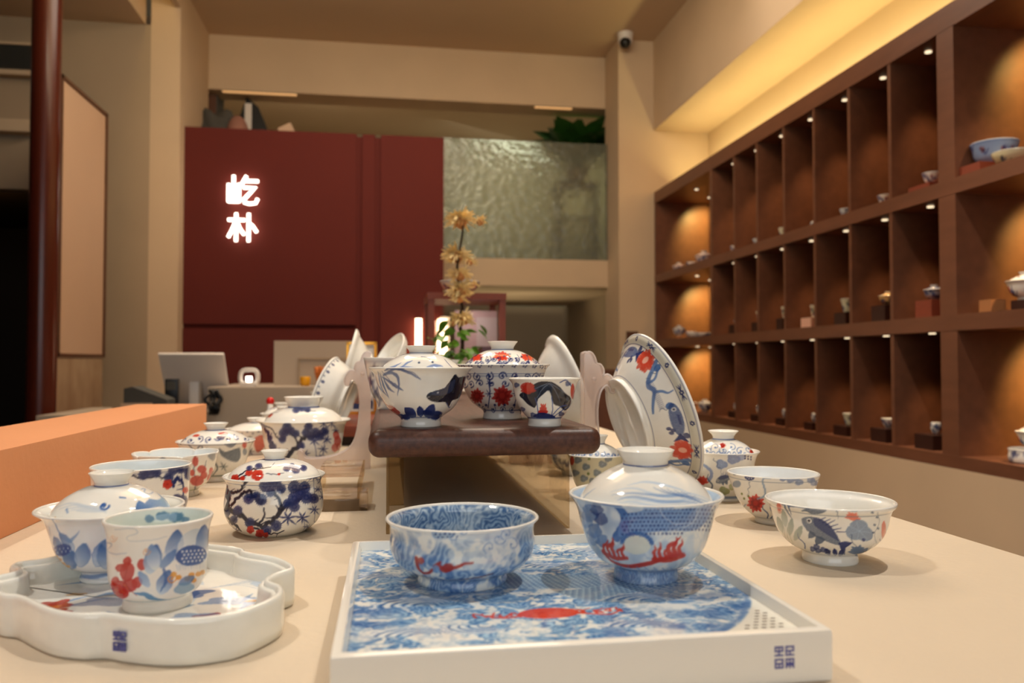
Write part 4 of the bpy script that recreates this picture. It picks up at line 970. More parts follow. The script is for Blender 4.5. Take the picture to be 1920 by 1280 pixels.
lid(gh, .0615, .0665, .0885, .0262, .0320, .1050, 240, (569, 792, 70), 8, p_lidH, rel=[(1, 0), (.97, .15), (.90, .40), (.78, .66), (.64, .84), (.52, .95), (.43, 1)])

# ---- three open or lidded pieces on the right of the table
def p_bowlX(W):
    W.fish(1547, 1006, 84, 31)
    W.pl([(1510, 972), (1520, 966), (1528, 958), (1545, 957), (1554, 966), (1545, 974), (1528, 976), (1518, 972)], SLA, .85, 3, tex=.35)
    W.st([(1500, 958), (1515, 960), (1524, 966)], 1.2, .8, SLA); W.disc(1567, 963, 4.5, SLA, .85); W.squig(1569, 968, 14, 80)
    W.disc(1595, 959, 12, (.85, .87, .88), .9, 7); W.pod(1595, 959, 12, (.30, .38, .50)); W.lotus(1594, 978, 14, 11, (.90, .50, .42), True, 3)
    W.leaf(1605, 998, 24, (.36, .46, .60), 30); W.st([(1592, 1005), (1594, 1018), (1610, 1030)], 1.2, .8, SLA)
    W.lotus(1606, 1034, 20, 14, (.38, .48, .62), True, 4); W.st([(1478, 953), (1483, 968), (1494, 985)], 3, 1, SLA, .8, mid=5); W.st([(1499, 954), (1488, 960), (1492, 978)], 3, 1, (.25, .33, .48), .85, mid=6)
    W.disc(1471, 964, 4, REDc, .9, 8); W.disc(1472, 966, 6, (.85, .45, .35), .4, 10)
    for (x, y, a) in ((1478, 985, -100), (1484, 1000, -80), (1492, 1008, -60), (1472, 995, -110)): W.petal(x + 4, y + 14, 30, a, .18, (.48, .54, .50), (.75, .78, .74), .7)
    for k in range(4): W.st([(1480 + k * 5, 1035 - k), (1474 + k * 5, 1015), (1476 + k * 4, 1000)], 1.4, .8, (.6, .66, .55), .6)
    W.weed(1514, 1034, 28, -112, 3, 3, 2, (.28, .34, .52)); W.pod(1612, 1012, 3)
    for (x, y) in ((1528, 1034), (1537, 1036), (1546, 1034), (1534, 1030), (1552, 1036)): W.leaf(x, y, 6, COB)
    for (x, a) in ((1556, -120), (1572, -60), (1566, -100)): W.petal(x, 1042, 12, a, .3, COB, COB)
    for (x, y) in ((1622, 960), (1628, 957), (1626, 966), (1636, 958), (1634, 972), (1630, 985), (1636, 990), (1628, 998)): W.disc(x, y, 2.4, SLA, .8, 1.6)
    W.st([(1634, 965), (1638, 980), (1630, 1000), (1634, 1015)], 1.2, .8, SLA, .7); W.disc(1646, 992, 4, (.86, .42, .34), .8, 17); W.weed(1640, 1020, 14, -95, 2, 3, 1, COB)
    W.ring(.155, 1.6, (.4, .48, .58), .8); W.ring(.905, 2.0, (.45, .5, .56), .8)
xb = vessel('open_bowl', .3553, .6043, 0, 'white-lipped open bowl with a blue fish and lotus, right beside the square tray', 'bowl')
bowl('bowl_body', [(.43, 0), (.43, .05), (.415, .13), (.44, .17), (.60, .25), (.77, .42), (.86, .62), (.90, .80), (.935, .90), (.985, .955), (1, 1)], .0503, .0485, 384, (1556, 1061, 116), 14, p_bowlX, inner_base=(.93, .925, .90), parent=xb)
def p_bowlW(W):
    W.pod(1411, 903, 9); W.squig(1411, 912, 26, 100); W.lotus_full(1420, 948, 17, (.76, .17, .13)); W.disc(1387, 915, 8, (.40, .48, .60), .7, 6); W.disc(1384, 896, 4, SLA)
    W.weed(1424, 940, 46, -60, 8, 4, 2, (.50, .60, .72), .8)
    for (x, a) in ((1440, -105), (1446, -80), (1452, -100), (1458, -85), (1395, -70), (1402, -110)): W.weed(x, 972, 24, a, 3, 4, 2, (.28, .36, .52))
    for (x, y) in ((1468, 903), (1480, 905), (1514, 902), (1520, 906), (1494, 908)): W.leaf(x, y, 8, (.36, .44, .62))
    for (x, y) in ((1396, 932), (1400, 940), (1408, 936)): W.disc(x, y, 2, GRN)
    W.fish(1490, 940, 34, 15); W.lotus(1514, 952, 12, 12); W.ring(.93, 1.6, (.45, .5, .56), .7); W.ring(.14, 1.6, (.4, .48, .58), .7)
wb = vessel('open_bowl', .3840, .7569, 0, 'thin-rimmed open bowl with a red lotus, second bowl back on the right side', 'bowl')
bowl('bowl_body', [(.40, 0), (.40, .04), (.40, .09), (.45, .13), (.62, .26), (.78, .46), (.90, .72), (.97, .92), (1, 1)], .0449, .0491, 300, (1450, 984, 83), 12, p_bowlW, inner_base=(.90, .91, .91), parent=wb)
def p_gaiV(W):
    W.lotus(1313, 866, 10, 8, (.38, .46, .66), False, 4); W.weed(1336, 905, 46, -100, 7, 7, 2, (.50, .58, .76), .8); W.leaf(1358, 878, 11, (.40, .50, .72)); W.leaf(1378, 868, 12, (.36, .44, .66)); W.leaf(1392, 864, 8, (.5, .56, .75))
    W.lotus(1324, 908, 12, 12, REDc); W.fish(1364, 902, 34, -20); W.squig(1345, 868, 30, 60); W.leaf(1362, 922, 10, GRN); W.leaf(1376, 915, 7, (.55, .58, .35)); W.weed(1340, 920, 26, -100, 3, 4, 2, SLA)
    W.weed(1400, 910, 30, -90, 5, 4, 2, COB); W.ring(.08, 5, (.35, .45, .6), .7)
    for k in range(6): W.disc(1398 + (k % 3) * 5, 862 + (k // 3) * 4, 1.5, IND)
def p_lidV(W):
    for k in range(9): W.spiral(1302 + k * 14, 838 + (k % 2) * -6, 8, 1 if k % 2 else -1, 1.5, 50 * k, .9, (.32, .44, .66))
    W.lotus_full(1356, 829, 6, REDc); W.lotus_full(1308, 836, 5, REDc); W.lotus_full(1406, 836, 5, REDc); W.ring(.97, 2, (.32, .44, .66), .8)
    for k in range(14): W.st([(1300 + k * 9, 845), (1304 + k * 9, 840), (1308 + k * 9, 845)], 1.4, 1, (.32, .44, .66))
gv = vessel('lidded_teacup', .3909, .8927, 0, 'lidded teacup with a scroll lid, just right of the big leaning dish', 'teacup')
bowl('cup_body', [(.48, 0), (.48, .04), (.46, .10), (.52, .16), (.70, .30), (.80, .52), (.86, .78), (.92, .92), (1, 1)], .0415, .0562, 280, (1361, 940, 64), 12, p_gaiV, parent=gv)
lid(gv, .0350, .0545, .0705, .0130, .0178, .0800, 240, (1357, 848, 54), 11, p_lidV)
def p_cupY(W):
    W.cv.a[:] = (.86, .83, .70)
    for (x, y) in ((1085, 868), (1100, 880), (1096, 900), (1112, 905), (1130, 875), (1140, 865), (1120, 890), (1080, 890)): W.leaf(x, y, 8, (.32, .38, .46))
    for (x, y) in ((1092, 862), (1106, 866), (1118, 862), (1104, 892)): W.disc(x, y, 2.5, GRN)
    W.disc(1074, 868, 4, REDc, .8, 8); W.bamboo(1108, 920, 8, 6, SLA)
gy_ = vessel('lidded_teacup', .2447, .9233, 0, 'lidded teacup with sandy-ground leaf painting, behind the moulded acrylic stand on the right', 'teacup')
bowl('cup_body', [(.50, 0), (.50, .04), (.48, .10), (.54, .16), (.72, .30), (.84, .52), (.92, .78), (.96, .92), (1, 1)], .0342, .0509, 180, (1118, 938, 54), 11, p_cupY, parent=gy_)
lid(gy_, .031, .0495, .0640, .0110, .0142, .0740, 160, (1118, 855, 49), 11, lambda W: [W.spiral(1075 + k * 11, 846, 6, 1, 1.8, 60 * k, .9, (.32, .44, .66)) for k in range(9)])

# ---- raised walnut board and its three front pieces
rb = empty('riser_board', (.0898, 1.2, 0), 'dark walnut board with rounded edges raised over the middle of the table', 'board')
bm = bmesh.new(); bx(bm, -.1073, .1073, -.48, .50, .0745, .1)
ve = [e for e in bm.edges if abs(e.verts[0].co.z - e.verts[1].co.z) > .02]
bmesh.ops.bevel(bm, geom=ve, offset=.010, segments=5, profile=.5, affect='EDGES')
he = [e for e in bm.edges if abs(e.verts[0].co.z - e.verts[1].co.z) < 1e-5 and len(e.link_faces) == 2 and abs(e.link_faces[0].normal.dot(e.link_faces[1].normal)) < .3]
bmesh.ops.bevel(bm, geom=he, offset=.0105, segments=6, profile=.5, affect='EDGES')
mobj('board', bm, M['board'], rb, True, 60)
box('acrylic_leg', .0812, .0842, -.4425, .40, 0, .0745, M['sheet'], rb); box('acrylic_leg', -.0912, -.0882, -.4425, .40, 0, .0745, M['sheet'], rb)
box('acrylic_flange', -.0882, -.072, -.293, -.290, 0, .0745, M['sheet'], rb)
def p_gaiP(W):
    for P_ in ([(722, 706), (745, 698), (768, 704), (788, 716)], [(722, 708), (738, 704), (750, 716), (748, 744)], [(720, 710), (735, 720), (750, 730), (758, 735)], [(716, 704), (722, 725), (732, 748)], [(712, 700), (716, 722), (722, 735)], [(725, 700), (740, 694), (760, 696)], [(706, 705), (712, 725), (730, 745)], [(722, 712), (730, 728), (742, 738)]):
        W.st(P_, 2, 1, (.36, .42, .58), .85, 6, mid=8)
    for P_ in ([(750, 698), (775, 704), (789, 717)], [(720, 700), (730, 712), (745, 730)]): W.st(P_, 1, 1, COB, .8)
    W.pl([(799, 747), (804, 740), (815, 736), (832, 730), (843, 716), (851, 706), (858, 711), (870, 708), (876, 714), (868, 735), (858, 748), (846, 753), (840, 763), (833, 756), (818, 756), (806, 753)], (.04, .05, .12), .96, 3, tex=.08)
    W.pl([(806, 741), (830, 732), (845, 718), (852, 716), (846, 735), (826, 744)], (.22, .28, .45), .5, 3); W.disc(820, 739, 1.8, (.7, .72, .75), 1); W.st([(799, 748), (806, 746)], 1.4, 1, (.8, .8, .82), .9)
    W.st([(836, 757), (842, 765), (846, 758)], 3, 1, COB, .8)
    for (x, y, a, l) in ((780, 782, -140, 26), (790, 782, -100, 20), (800, 782, -60, 26), (812, 782, -150, 22), (806, 783, -20, 24), (770, 783, -170, 16), (760, 783, -160, 14)): W.petal(x, y, l, a, .3, COB, (.18, .25, .50), .92)
    W.pl([(716, 744), (724, 758), (738, 762), (746, 768), (752, 774), (744, 780), (730, 772), (720, 758)], (.60, .13, .12), .9, 3, tex=.3); W.st([(716, 740), (724, 756), (742, 772)], 2, 5, DRED, .8)
    W.ring(.165, 2.4, (.25, .33, .55), .8)
def p_lidP(W):
    for (P_, w_) in (([(730, 686), (742, 684), (754, 678)], 6), ([(755, 686), (764, 679), (774, 674)], 6), ([(745, 688), (760, 686), (780, 688)], 5), ([(800, 686), (815, 683), (828, 684)], 8)): W.st(P_, 2, 2, (.40, .50, .72), .75, 5, mid=w_)
    W.st([(790, 666), (800, 668), (806, 672)], 2, 1, COB, .7); W.st([(832, 670), (840, 680), (852, 692)], 2, 2, COB, .8); W.st([(712, 690), (730, 674), (750, 666)], 1.5, 1, COB, .7)
    W.ring(.985, 2, COB, .7); W.ring(.80, 1.5, COB, .4); W.disc(786, 678, 2, SLA); W.disc(810, 677, 2, SLA)
gp = vessel('lidded_teacup', .0309, .7652, .1, 'lidded teacup with a dark blue fish, left front corner of the walnut board', 'teacup')
bowl('cup_body', [(.39, 0), (.39, .04), (.385, .11), (.42, .165), (.62, .30), (.75, .48), (.825, .68), (.885, .86), (.93, .94), (1, 1)], .0493, .0548, 360, (789, 801, 97), 4, p_gaiP, parent=gp)
lid(gp, .0385, .0535, .0690, .0118, .0150, .0762, 280, (789, 692, 75), 4, p_lidP)
def p_gaiQ(W):
    for k in range(-6, 7):
        x = 942 + 86 * math.sin(R_(k * 14)); 
        for j in range(5): W.disc(x + 3 * math.cos(R_(j * 72)), 691 + 2.6 * math.sin(R_(j * 72)), 1.3, COB, .9)
    W.ring(.84, 1.5, (.3, .4, .6), .9); W.ring(.81, 1.2, (.3, .4, .6), .9)
    for k in range(-5, 6):
        x = 942 + 80 * math.sin(R_(k * 17)); W.spiral(x, 710, 8, 1 if k % 2 else -1, 2.2, k * 60, 1.2, COB); W.spiral(x + 5, 722, 7, -1 if k % 2 else 1, 2.0, k * 90, 1.1, COB)
    for k, (x, r) in enumerate(((896, 15), (942, 20), (985, 17))): W.lotus_full(x, 744, r, (.70, .16, .14))
    for x in (918, 966): W.st([(x, 705), (x + 2, 735), (x - 2, 765)], 2.4, 2, COB); W.bamboo(x, 740, 8, 6, COB); W.bamboo(x, 722, 7, 5, COB)
    for k in range(-5, 6): x = 942 + 60 * math.sin(R_(k * 17)); W.spiral(x, 768, 6, 1 if k % 2 else -1, 2.0, k * 50, 1.1, COB); W.disc(x + 4, 760, 2.4, COB, .8)
    W.ring(.16, 2.4, (.22, .3, .5), .9)
def p_lidQ(W):
    for (x, r) in ((895, 13), (941, 15), (988, 13)): W.lotus(x, 668, r * 1.15, r * .72, (.84, .22, .14), False, 6); W.disc(x, 668, r * .5, (.84, .22, .14), .9, r * .35)
    for k in range(14): W.spiral(874 + k * 10.5, 678 - 5 * math.sin(k * 1.7), 5, 1 if k % 2 else -1, 1.7, 70 * k, 1, COB); W.disc(872 + k * 10.5, 672 - (k % 3) * 4, 1.8, COB)
    for k in range(8): W.st([(880 + k * 17, 684), (888 + k * 17, 674), (884 + k * 17, 664)], 1.8, 1.2, COB)
    W.ring(.985, 2, COB, .8)
gq = vessel('lidded_teacup', .1229, .8588, .1, 'lidded teacup crowded with red lotus and blue scrolls, middle of the walnut board', 'teacup')
bowl('cup_body', [(.41, 0), (.41, .04), (.40, .11), (.44, .165), (.66, .32), (.80, .54), (.86, .74), (.905, .88), (.95, .955), (1, 1)], .0516, .0576, 340, (942, 786, 89), 4, p_gaiQ, parent=gq)
lid(gq, .0425, .0562, .0740, .0130, .0168, .0832, 280, (942, 688, 73), 4, p_lidQ)
def p_cupR(W):
    W.pl([(975, 742), (985, 735), (996, 728), (1010, 720), (1030, 719), (1045, 725), (1058, 738), (1070, 748), (1068, 762), (1058, 770), (1048, 762), (1038, 758), (1030, 735), (1018, 742), (1010, 750), (1004, 765), (992, 760), (984, 752)], (.05, .06, .12), .95, 3, tex=.1)
    W.pl([(1036, 724), (1055, 736), (1060, 752), (1044, 755), (1036, 745)], (.22, .20, .20), .6, 3)
    for P_ in ([(1030, 722), (1018, 732), (1008, 748)], [(1030, 722), (1042, 736), (1050, 755)], [(1028, 722), (1004, 732)], [(1032, 722), (1056, 738)]): W.st(P_, 1, .7, (.68, .74, .84), .8)
    W.lotus(992, 735, 15, 16, (.76, .20, .15)); W.disc(990, 728, 13, (.76, .2, .15), .8, 8); W.lotus(1019, 772, 9, 17, (.80, .22, .18), True, 3); W.disc(1073, 735, 4, REDc, .9, 14); W.disc(1018, 773, 9, (.7, .15, .13), .8, 4)
    for P_ in ([(1010, 782), (1008, 760), (1004, 748)], [(1034, 782), (1036, 765), (1034, 745)], [(1040, 780), (1056, 768), (1068, 762)], [(1036, 778), (1050, 764), (1064, 760)], [(1050, 720), (1060, 716), (1070, 726)]): W.st(P_, 3, 2, (.26, .33, .58), .85)
    for (x, y) in ((970, 724), (980, 768), (1000, 778), (1052, 776), (1064, 722)): W.leaf(x, y, 6, COB)
    W.pl([(1000, 782), (1012, 774), (1030, 776), (1042, 784)], COB, .9, 2); W.ring(.175, 3, (.22, .3, .5), .9)
cr = vessel('small_teacup', .1480, .7499, .1, 'small open teacup with black leaves and red lotus, right front corner of the walnut board', 'teacup')
bowl('cup_body', [(.455, 0), (.455, .05), (.45, .13), (.48, .18), (.66, .34), (.78, .54), (.84, .74), (.89, .88), (.93, .94), (1, 1)], .0347, .0446, 300, (1021, 800, 68), 4, p_cupR, parent=cr)
# ------------------------------------------------------------------ big dishes leaning on moulded acrylic stands
def p_dish(W):
    cv = W.cv; H, Wd = cv.a.shape[:2]
    y0, y1 = int(.80 * H), int(.955 * H)
    cv.a[y0:y1] = (.80, .79, .73); cv.a[y0 - 3:y0 - 1] = IND; cv.a[y1:y1 + 2] = IND
    KK = Wd / 1200
    def C(u, v): return np.array([u * Wd, v * H])
    def L(pts, w, w1, col, al=.85, mid=None): cv.stroke(catmull([C(*p) for p in pts], 8), w * KK * .5, w1 * KK * .5, col, al, .8, mid and mid * KK * .5)
    def blob(u, v, r, col, al=.85, ry=None, lob=0):
        r *= KK; ry = ry * KK if ry else None
        c = C(u, v); cv.poly([(c[0] + r * (1 + .2 * math.cos(lob * t)) * math.cos(t), c[1] + (ry or r) * (1 + .2 * math.cos(lob * t)) * math.sin(t)) for t in np.linspace(0, 2 * PI, 30)[:-1]], col, al, tex=.15)
    for k in range(16):
        u = (k + .5) / 16; big = k % 2
        c0 = C(u, .877)
        for j in range(6): q = c0 + 4.2 * KK * np.array([math.cos(j * PI / 3), math.sin(j * PI / 3)]); cv.poly([(q[0] + 2.4 * KK * math.cos(t), q[1] + 2.4 * KK * math.sin(t)) for t in np.linspace(0, 2 * PI, 10)[:-1]], IND, .95)
        if big:
            for s_ in (-1, 1):
                for q in (-1, 0, 1): cv.stroke(catmull([c0 + (s_ * 7 * KK, 0), c0 + (s_ * 12 * KK, q * 3 * KK), c0 + (s_ * 19 * KK, q * 6 * KK)], 4), 1.8 * KK, .6 * KK, IND, .9)
    for k in range(4):
        o = k / 4
        for (du, dv, r) in ((.10, .62, 30), (.112, .60, 24), (.088, .64, 22), (.10, .66, 20)): blob(o + du, dv, r, (.80, .28, .20), .85, r * .8, 7)
        for j in range(12): a = j * PI / 6; L([(o + .10, .63), (o + .10 + .030 * math.cos(a), .63 + .12 * math.sin(a))], 6, 1, (.80, .28, .20))
        blob(o + .10, .63, 8, (.93, .80, .72), .8)
        L([(o + .128, .74), (o + .138, .60), (o + .150, .46), (o + .166, .40), (o + .184, .45), (o + .200, .38), (o + .222, .30), (o + .240, .26)], 13, 5, (.34, .46, .66), .85, 12)
        L([(o + .158, .43), (o + .160, .55), (o + .150, .66), (o + .146, .74)], 9, 3, (.36, .48, .68), .85); L([(o + .188, .44), (o + .196, .56), (o + .206, .64), (o + .206, .74)], 9, 3, (.36, .48, .68), .85)
        for j in range(34): u_ = o + .150 + j * .0026; L([(u_, .40), (u_ + .001, .50)], 1.4, .8, IND, .5)
        for (du, dv) in ((.045, .52), (.052, .48), (.04, .45)): blob(o + du, dv, 5, IND)
        c = C(o + .02, .62); cv.poly([(c[0] + 48 * KK * math.cos(t), c[1] + 15 * KK * math.sin(t)) for t in np.linspace(0, 2 * PI, 24)[:-1]], (.20, .28, .48), .9, tex=.35)
        cv.poly([c + (40 * KK, 0), c + (68 * KK, -18 * KK), c + (60 * KK, 0), c + (68 * KK, 18 * KK)], COB, .9); blob(o + .02 - 44 / Wd, .625, 5, (.9, .9, .88)); blob(o + .02 - 44 / Wd, .625, 2.4, INK)
        for j in range(8): L([(o + .01 + j * .003, .655), (o + .012 + j * .003, .69)], 3, 1, COB)
        blob(o + .142, .70, 8, BLU); L([(o + .142, .69), (o + .150, .62), (o + .140, .56), (o + .150, .50), (o + .142, .44)], 1.6, 1, SLA)
        blob(o + .235, .58, 8, BLU); L([(o + .235, .56), (o + .242, .50), (o + .233, .44), (o + .24, .38)], 1.6, 1, SLA); blob(o + .06, .72, 7, IND)
    W.ring(.155, 1.0, IND, .7)
DREL = [(.555, 0), (.56, .05), (.545, .14), (.57, .17), (.66, .32), (.76, .52), (.86, .76), (.91, .82), (.965, .88), (1, .97), (1, 1)]
def dish(x, y, z, n, label, R=.096, H=.047, painter=None, N=200, group=None, name='display_dish', rel=DREL, base=GL):
    o = empty(name, (x, y, z), label, 'dish', group)
    bowl('dish_body', rel, R, H, N, (0, 0, 100), 10, painter, parent=o, th=.0035, mirror=False, base=base, foot=True)
    o.rotation_mode = 'QUATERNION'; o.rotation_quaternion = Vector((0, 0, 1)).rotation_difference(Vector(n))
    return o
def nv(lean, az): return (math.cos(R_(lean)) * math.cos(R_(az)), math.cos(R_(lean)) * math.sin(R_(az)), math.sin(R_(lean)))
dish(.283, .93, .0895, nv(18, 5), 'large dish leaning on edge, its underside painted with red blooms and blue weed', painter=p_dish, N=600)
dish(.243, 1.245, .0985, nv(18, 2), 'plain white dish leaning on edge behind the small black-leaf teacup')
dish(-.047, 1.70, .1257, nv(16, 183), 'tall white dish leaning behind the dish with the dotted blue rim')
def p_vine(W):
    cv = W.cv; H, Wd = cv.a.shape[:2]
    v = int(.93 * H); cv.a[v:v + 2] = SLA; k1 = H / 200
    for k in range(40):
        u = (k + .5) / 40 * Wd
        if k % 2:
            for j in range(5): t = j * 1.256; cv.poly([(u + 7 * k1 * math.cos(t) + 5 * k1 * math.cos(q), v - 16 * k1 + 7 * k1 * math.sin(t) + 5 * k1 * math.sin(q)) for q in np.linspace(0, 2 * PI, 10)[:-1]], IND, .85)
            cv.stroke([(u, v), (u, v - 12 * k1)], 1, .6, SLA)
        else:
            for s_ in (-1, 0, 1): cv.stroke([(u, v), (u + s_ * 7 * k1, v - 13 * k1)], 1, .6, SLA)
dish(-.072, 1.475, .0874, nv(18, 168), 'deep white dish with a dotted blue vine near its rim, beside the big pine teacup', R=.073, H=.046, N=420, painter=p_vine, rel=[(.62, 0), (.63, .05), (.60, .12), (.66, .18), (.80, .34), (.88, .60), (.95, .88), (1, 1)])
dish(.016, 1.66, .160, nv(30, 200), 'small white dish on edge in front of the red wall, beyond the walnut board', R=.058, H=.022, rel=[(.62, 0), (.63, .08), (.60, .16), (.66, .22), (.86, .36), (.95, .7), (1, 1)])

def stand(x, y, rot, label, h=1.0):
    o = empty('acrylic_stand', (x, y, 0), label, 'stand')
    s = .00064
    px = [(0, 663), (9, 660), (16, 664), (21, 673), (24, 682), (31, 684), (36, 691), (38, 700), (36, 706), (44, 703), (52, 707), (58, 717), (61, 728), (58, 738), (51, 737), (48, 728), (43, 724), (38, 727), (32, 735), (28, 748), (25, 770), (26, 800), (30, 835), (38, 865), (52, 885), (80, 899), (118, 906), (150, 904), (156, 890), (164, 886), (168, 896), (166, 930), (0, 931)]
    P = [(a * s, (931 - b) * s * h) for a, b in px]; P = catmull(P[:-2], 3).tolist() + P[-2:]
    for k, yy in enumerate((-.009, .009)):
        bm = bmesh.new(); prism(bm, P, 'y', yy - .0022, yy + .0022)
        pe = mobj('side_frame', bm, M['acrylic_pink'], o)
        # raised bead along the outline
        bm = bmesh.new(); tube(bm, [(a, yy - .0026, b) for a, b in P[:-2]], .0013, 6); mobj('bead', bm, M['acrylic_bead'], pe, True)
    bm = bmesh.new(); tube(bm, [(.030, -.012, .010), (.030, .012, .010)], .004, 10); tube(bm, [(.012, -.012, .14 * h), (.012, .012, .14 * h)], .003, 10); mobj('cross_bar', bm, M['acrylic_pink'], o, True)
    o.rotation_euler = (0, 0, R_(rot)); return o
stand(.2358, .955, 0, 'moulded clear acrylic plate stand holding the dish painted with red blooms')
stand(.192, 1.262, 0, 'moulded clear acrylic plate stand half hidden under the walnut board')
stand(-.0262, 1.235, 180, 'moulded clear acrylic plate stand left of the walnut board', 1.02)
# clear acrylic box in front of it
ab = empty('acrylic_box', (-.053, .92, 0), 'low clear open acrylic box on the table left of the walnut board', 'box')
box('slab', -.030, .0225, -.04, .04, 0, .013, M['acrylic'], ab, bev=.0006); box('slab', -.030, .0225, .10, .17, .017, .030, M['acrylic'], ab, bev=.0006)
box('side', .0205, .0225, -.04, .17, .013, .030, M['sheet'], ab); box('end_block', .0228, .0315, -.04, .0, 0, .019, M['acrylic'], ab, bev=.0006)
box('side', -.030, -.028, .10, .17, 0, .017, M['sheet'], ab)

lb = empty('low_board', (-.088, 1.78, 0), 'low reddish-brown board on the table behind the big pine teacup', 'board')
box('top', -.075, .07, -.22, .3, .018, .040, M['vitrine_wood'], lb, bev=.004); box('base', -.065, .06, -.20, .28, 0, .018, M['dark_block'], lb)
gf_ = empty('gold_framed_plaque', (-.061, 1.9, .040), 'gold-framed porcelain plaque standing behind the left acrylic stand', 'plaque')
gf_.rotation_euler = (0, 0, R_(-6))
for (a, b, c, d) in ((-.035, .035, 0, .007), (-.035, .035, .162, .169), (-.035, -.029, 0, .169), (.029, .035, 0, .169)): box('frame_bar', a, b, -.008, .008, c, d, M['gold'], gf_)
box('plaque', -.029, .029, -.002, .004, .007, .162, M['white'], gf_)
bm = bmesh.new(); rn = random.Random(4)
prism(bm, [(-.02, .012), (.025, .012), (.026, .03), (.012, .044), (.004, .036), (-.008, .05), (-.018, .03)], 'y', -.0026, -.002); mobj('painted_hill', bm, mat('blue_paint', (.16, .22, .38), .3), gf_)['label'] = 'dark blue painted hills'

# ------------------------------------------------------------------ prototypes for the small pieces further away
def spots(cols, n, seed, ring=True, bg=None):
    def f(W):
        rn = random.Random(seed); cv = W.cv
        if bg: cv.a[:] = bg
        for i in range(n):
            x, y = rn.random() * cv.W, cv.H * rn.uniform(.25, .85); r = cv.H * rn.uniform(.06, .14); c = cols[i % len(cols)]
            cv.poly([(x + r * (1 + .3 * math.cos(5 * t)) * math.cos(t), y + r * (1 + .3 * math.cos(5 * t)) * math.sin(t)) for t in np.linspace(0, 2 * PI, 20)[:-1]], c, .85)
            cv.stroke(catmull([(x, y), (x + r, y - r * 1.5), (x + 2.4 * r, y + r * rn.uniform(-1, 1))], 5), 2.2, 1, IND, .8)
        if ring: W.ring(.95, 3, IND, .6)
    return f
def gaiwan_at(x, y, z, s, cols, seed, label, group=None, bg=None, N=72, name='lidded_teacup', wide=1.0):
    o = vessel(name, x, y, z, label, 'teacup', group)
    bowl('cup_body', GAI, .05 * s * wide, .052 * s, N, (0, 0, 100), 6, spots(cols, 16, seed, bg=bg), parent=o)
    lid(o, .042 * s * wide, .051 * s, .068 * s, .014 * s, .018 * s, .077 * s, N, (0, 0, 90), 6, spots(cols, 9, seed + 1, bg=bg)); return o
def cup_at(x, y, z, R, H, cols, seed, label, group=None, bg=None, N=56, name='teacup', rel=None, cat='teacup'):
    o = vessel(name, x, y, z, label, cat, group)
    bowl('cup_body', rel or [(.5, 0), (.5, .08), (.52, .14), (.7, .30), (.82, .55), (.92, .82), (1, 1)], R, H, N, (0, 0, 100), 6, spots(cols, 10, seed, bg=bg), parent=o, th=R * .05); return o
def copy_tree(o, parent=None):
    c = o.copy(); COL.objects.link(c)
    if parent is not None: c.parent = parent
    for ch in [q for q in o.children]: copy_tree(ch, c)
    return c
def again(o, x, y, z, label, s=1.0, group=None):
    c = copy_tree(o); c.location = (x, y, z); c['label'] = label; c.scale = (s, s, s); face(c)
    if group: c['group'] = group
    return c
RB, BB, GB = [REDc, COB, SLA], [COB, BLU, IND], [GRN, REDc, SLA]
# far left of the table
g0 = gaiwan_at(-.200, 1.62, 0, .95, RB, 5, 'nearest lidded teacup of the far left row, red and blue dabs', 'far lidded teacups on the left of the table')
again(g0, -.232, 1.82, 0, 'second lidded teacup of the far left row, by the red-topped bottle', .98)
g1 = gaiwan_at(-.205, 2.02, 0, .95, BB, 8, 'blue-dabbed lidded teacup, third of the far left row on the table', 'far lidded teacups on the left of the table')
again(g1, -.190, 2.22, 0, 'last and farthest lidded teacup of the far left row on the table', 1.1)
rc = empty('small_bottle', (-.268, 1.90, 0), 'tiny white bottle with a glossy red ball stopper, far left of the table', 'bottle')
bm = bmesh.new(); tube(bm, [(0, 0, 0), (0, 0, .035), (0, 0, .05), (0, 0, .066)], [.016, .018, .007, .006], 20); mobj('bottle_body', bm, M['white'], rc, True, 50)
bm = bmesh.new(); bmesh.ops.create_uvsphere(bm, u_segments=16, v_segments=10, radius=.009); bmesh.ops.translate(bm, vec=(0, 0, .072), verts=bm.verts); mobj('stopper', bm, M['red_plastic'], rc, True)
# far end of the walnut board
again(g0, .075, 1.30, .1, 'lidded teacup with red dabs, seen between the two front lidded teacups', .92, 'lidded teacups at the back of the walnut board')
again(g1, .012, 1.56, .1, 'lidded teacup at the far left end of the walnut board', .9, 'lidded teacups at the back of the walnut board')
again(g1, .125, 1.58, .1, 'lidded teacup at the far right end of the walnut board', .9, 'lidded teacups at the back of the walnut board')
cup_at(.0035, 1.06, .1, .036, .066, [INK, IND], 3, 'open cup with black marks, hidden half behind the dark blue fish teacup')
# bottom of shop: pieces on the table beyond the right-hand dish
again(g1, .262, 1.12, 0, 'lidded teacup with blue dabs between the two right-hand stands', .8)
cup_at(.285, 1.38, 0, .045, .075, BB, 31, 'white cup with blue dabs glimpsed between stand and leaning dish')

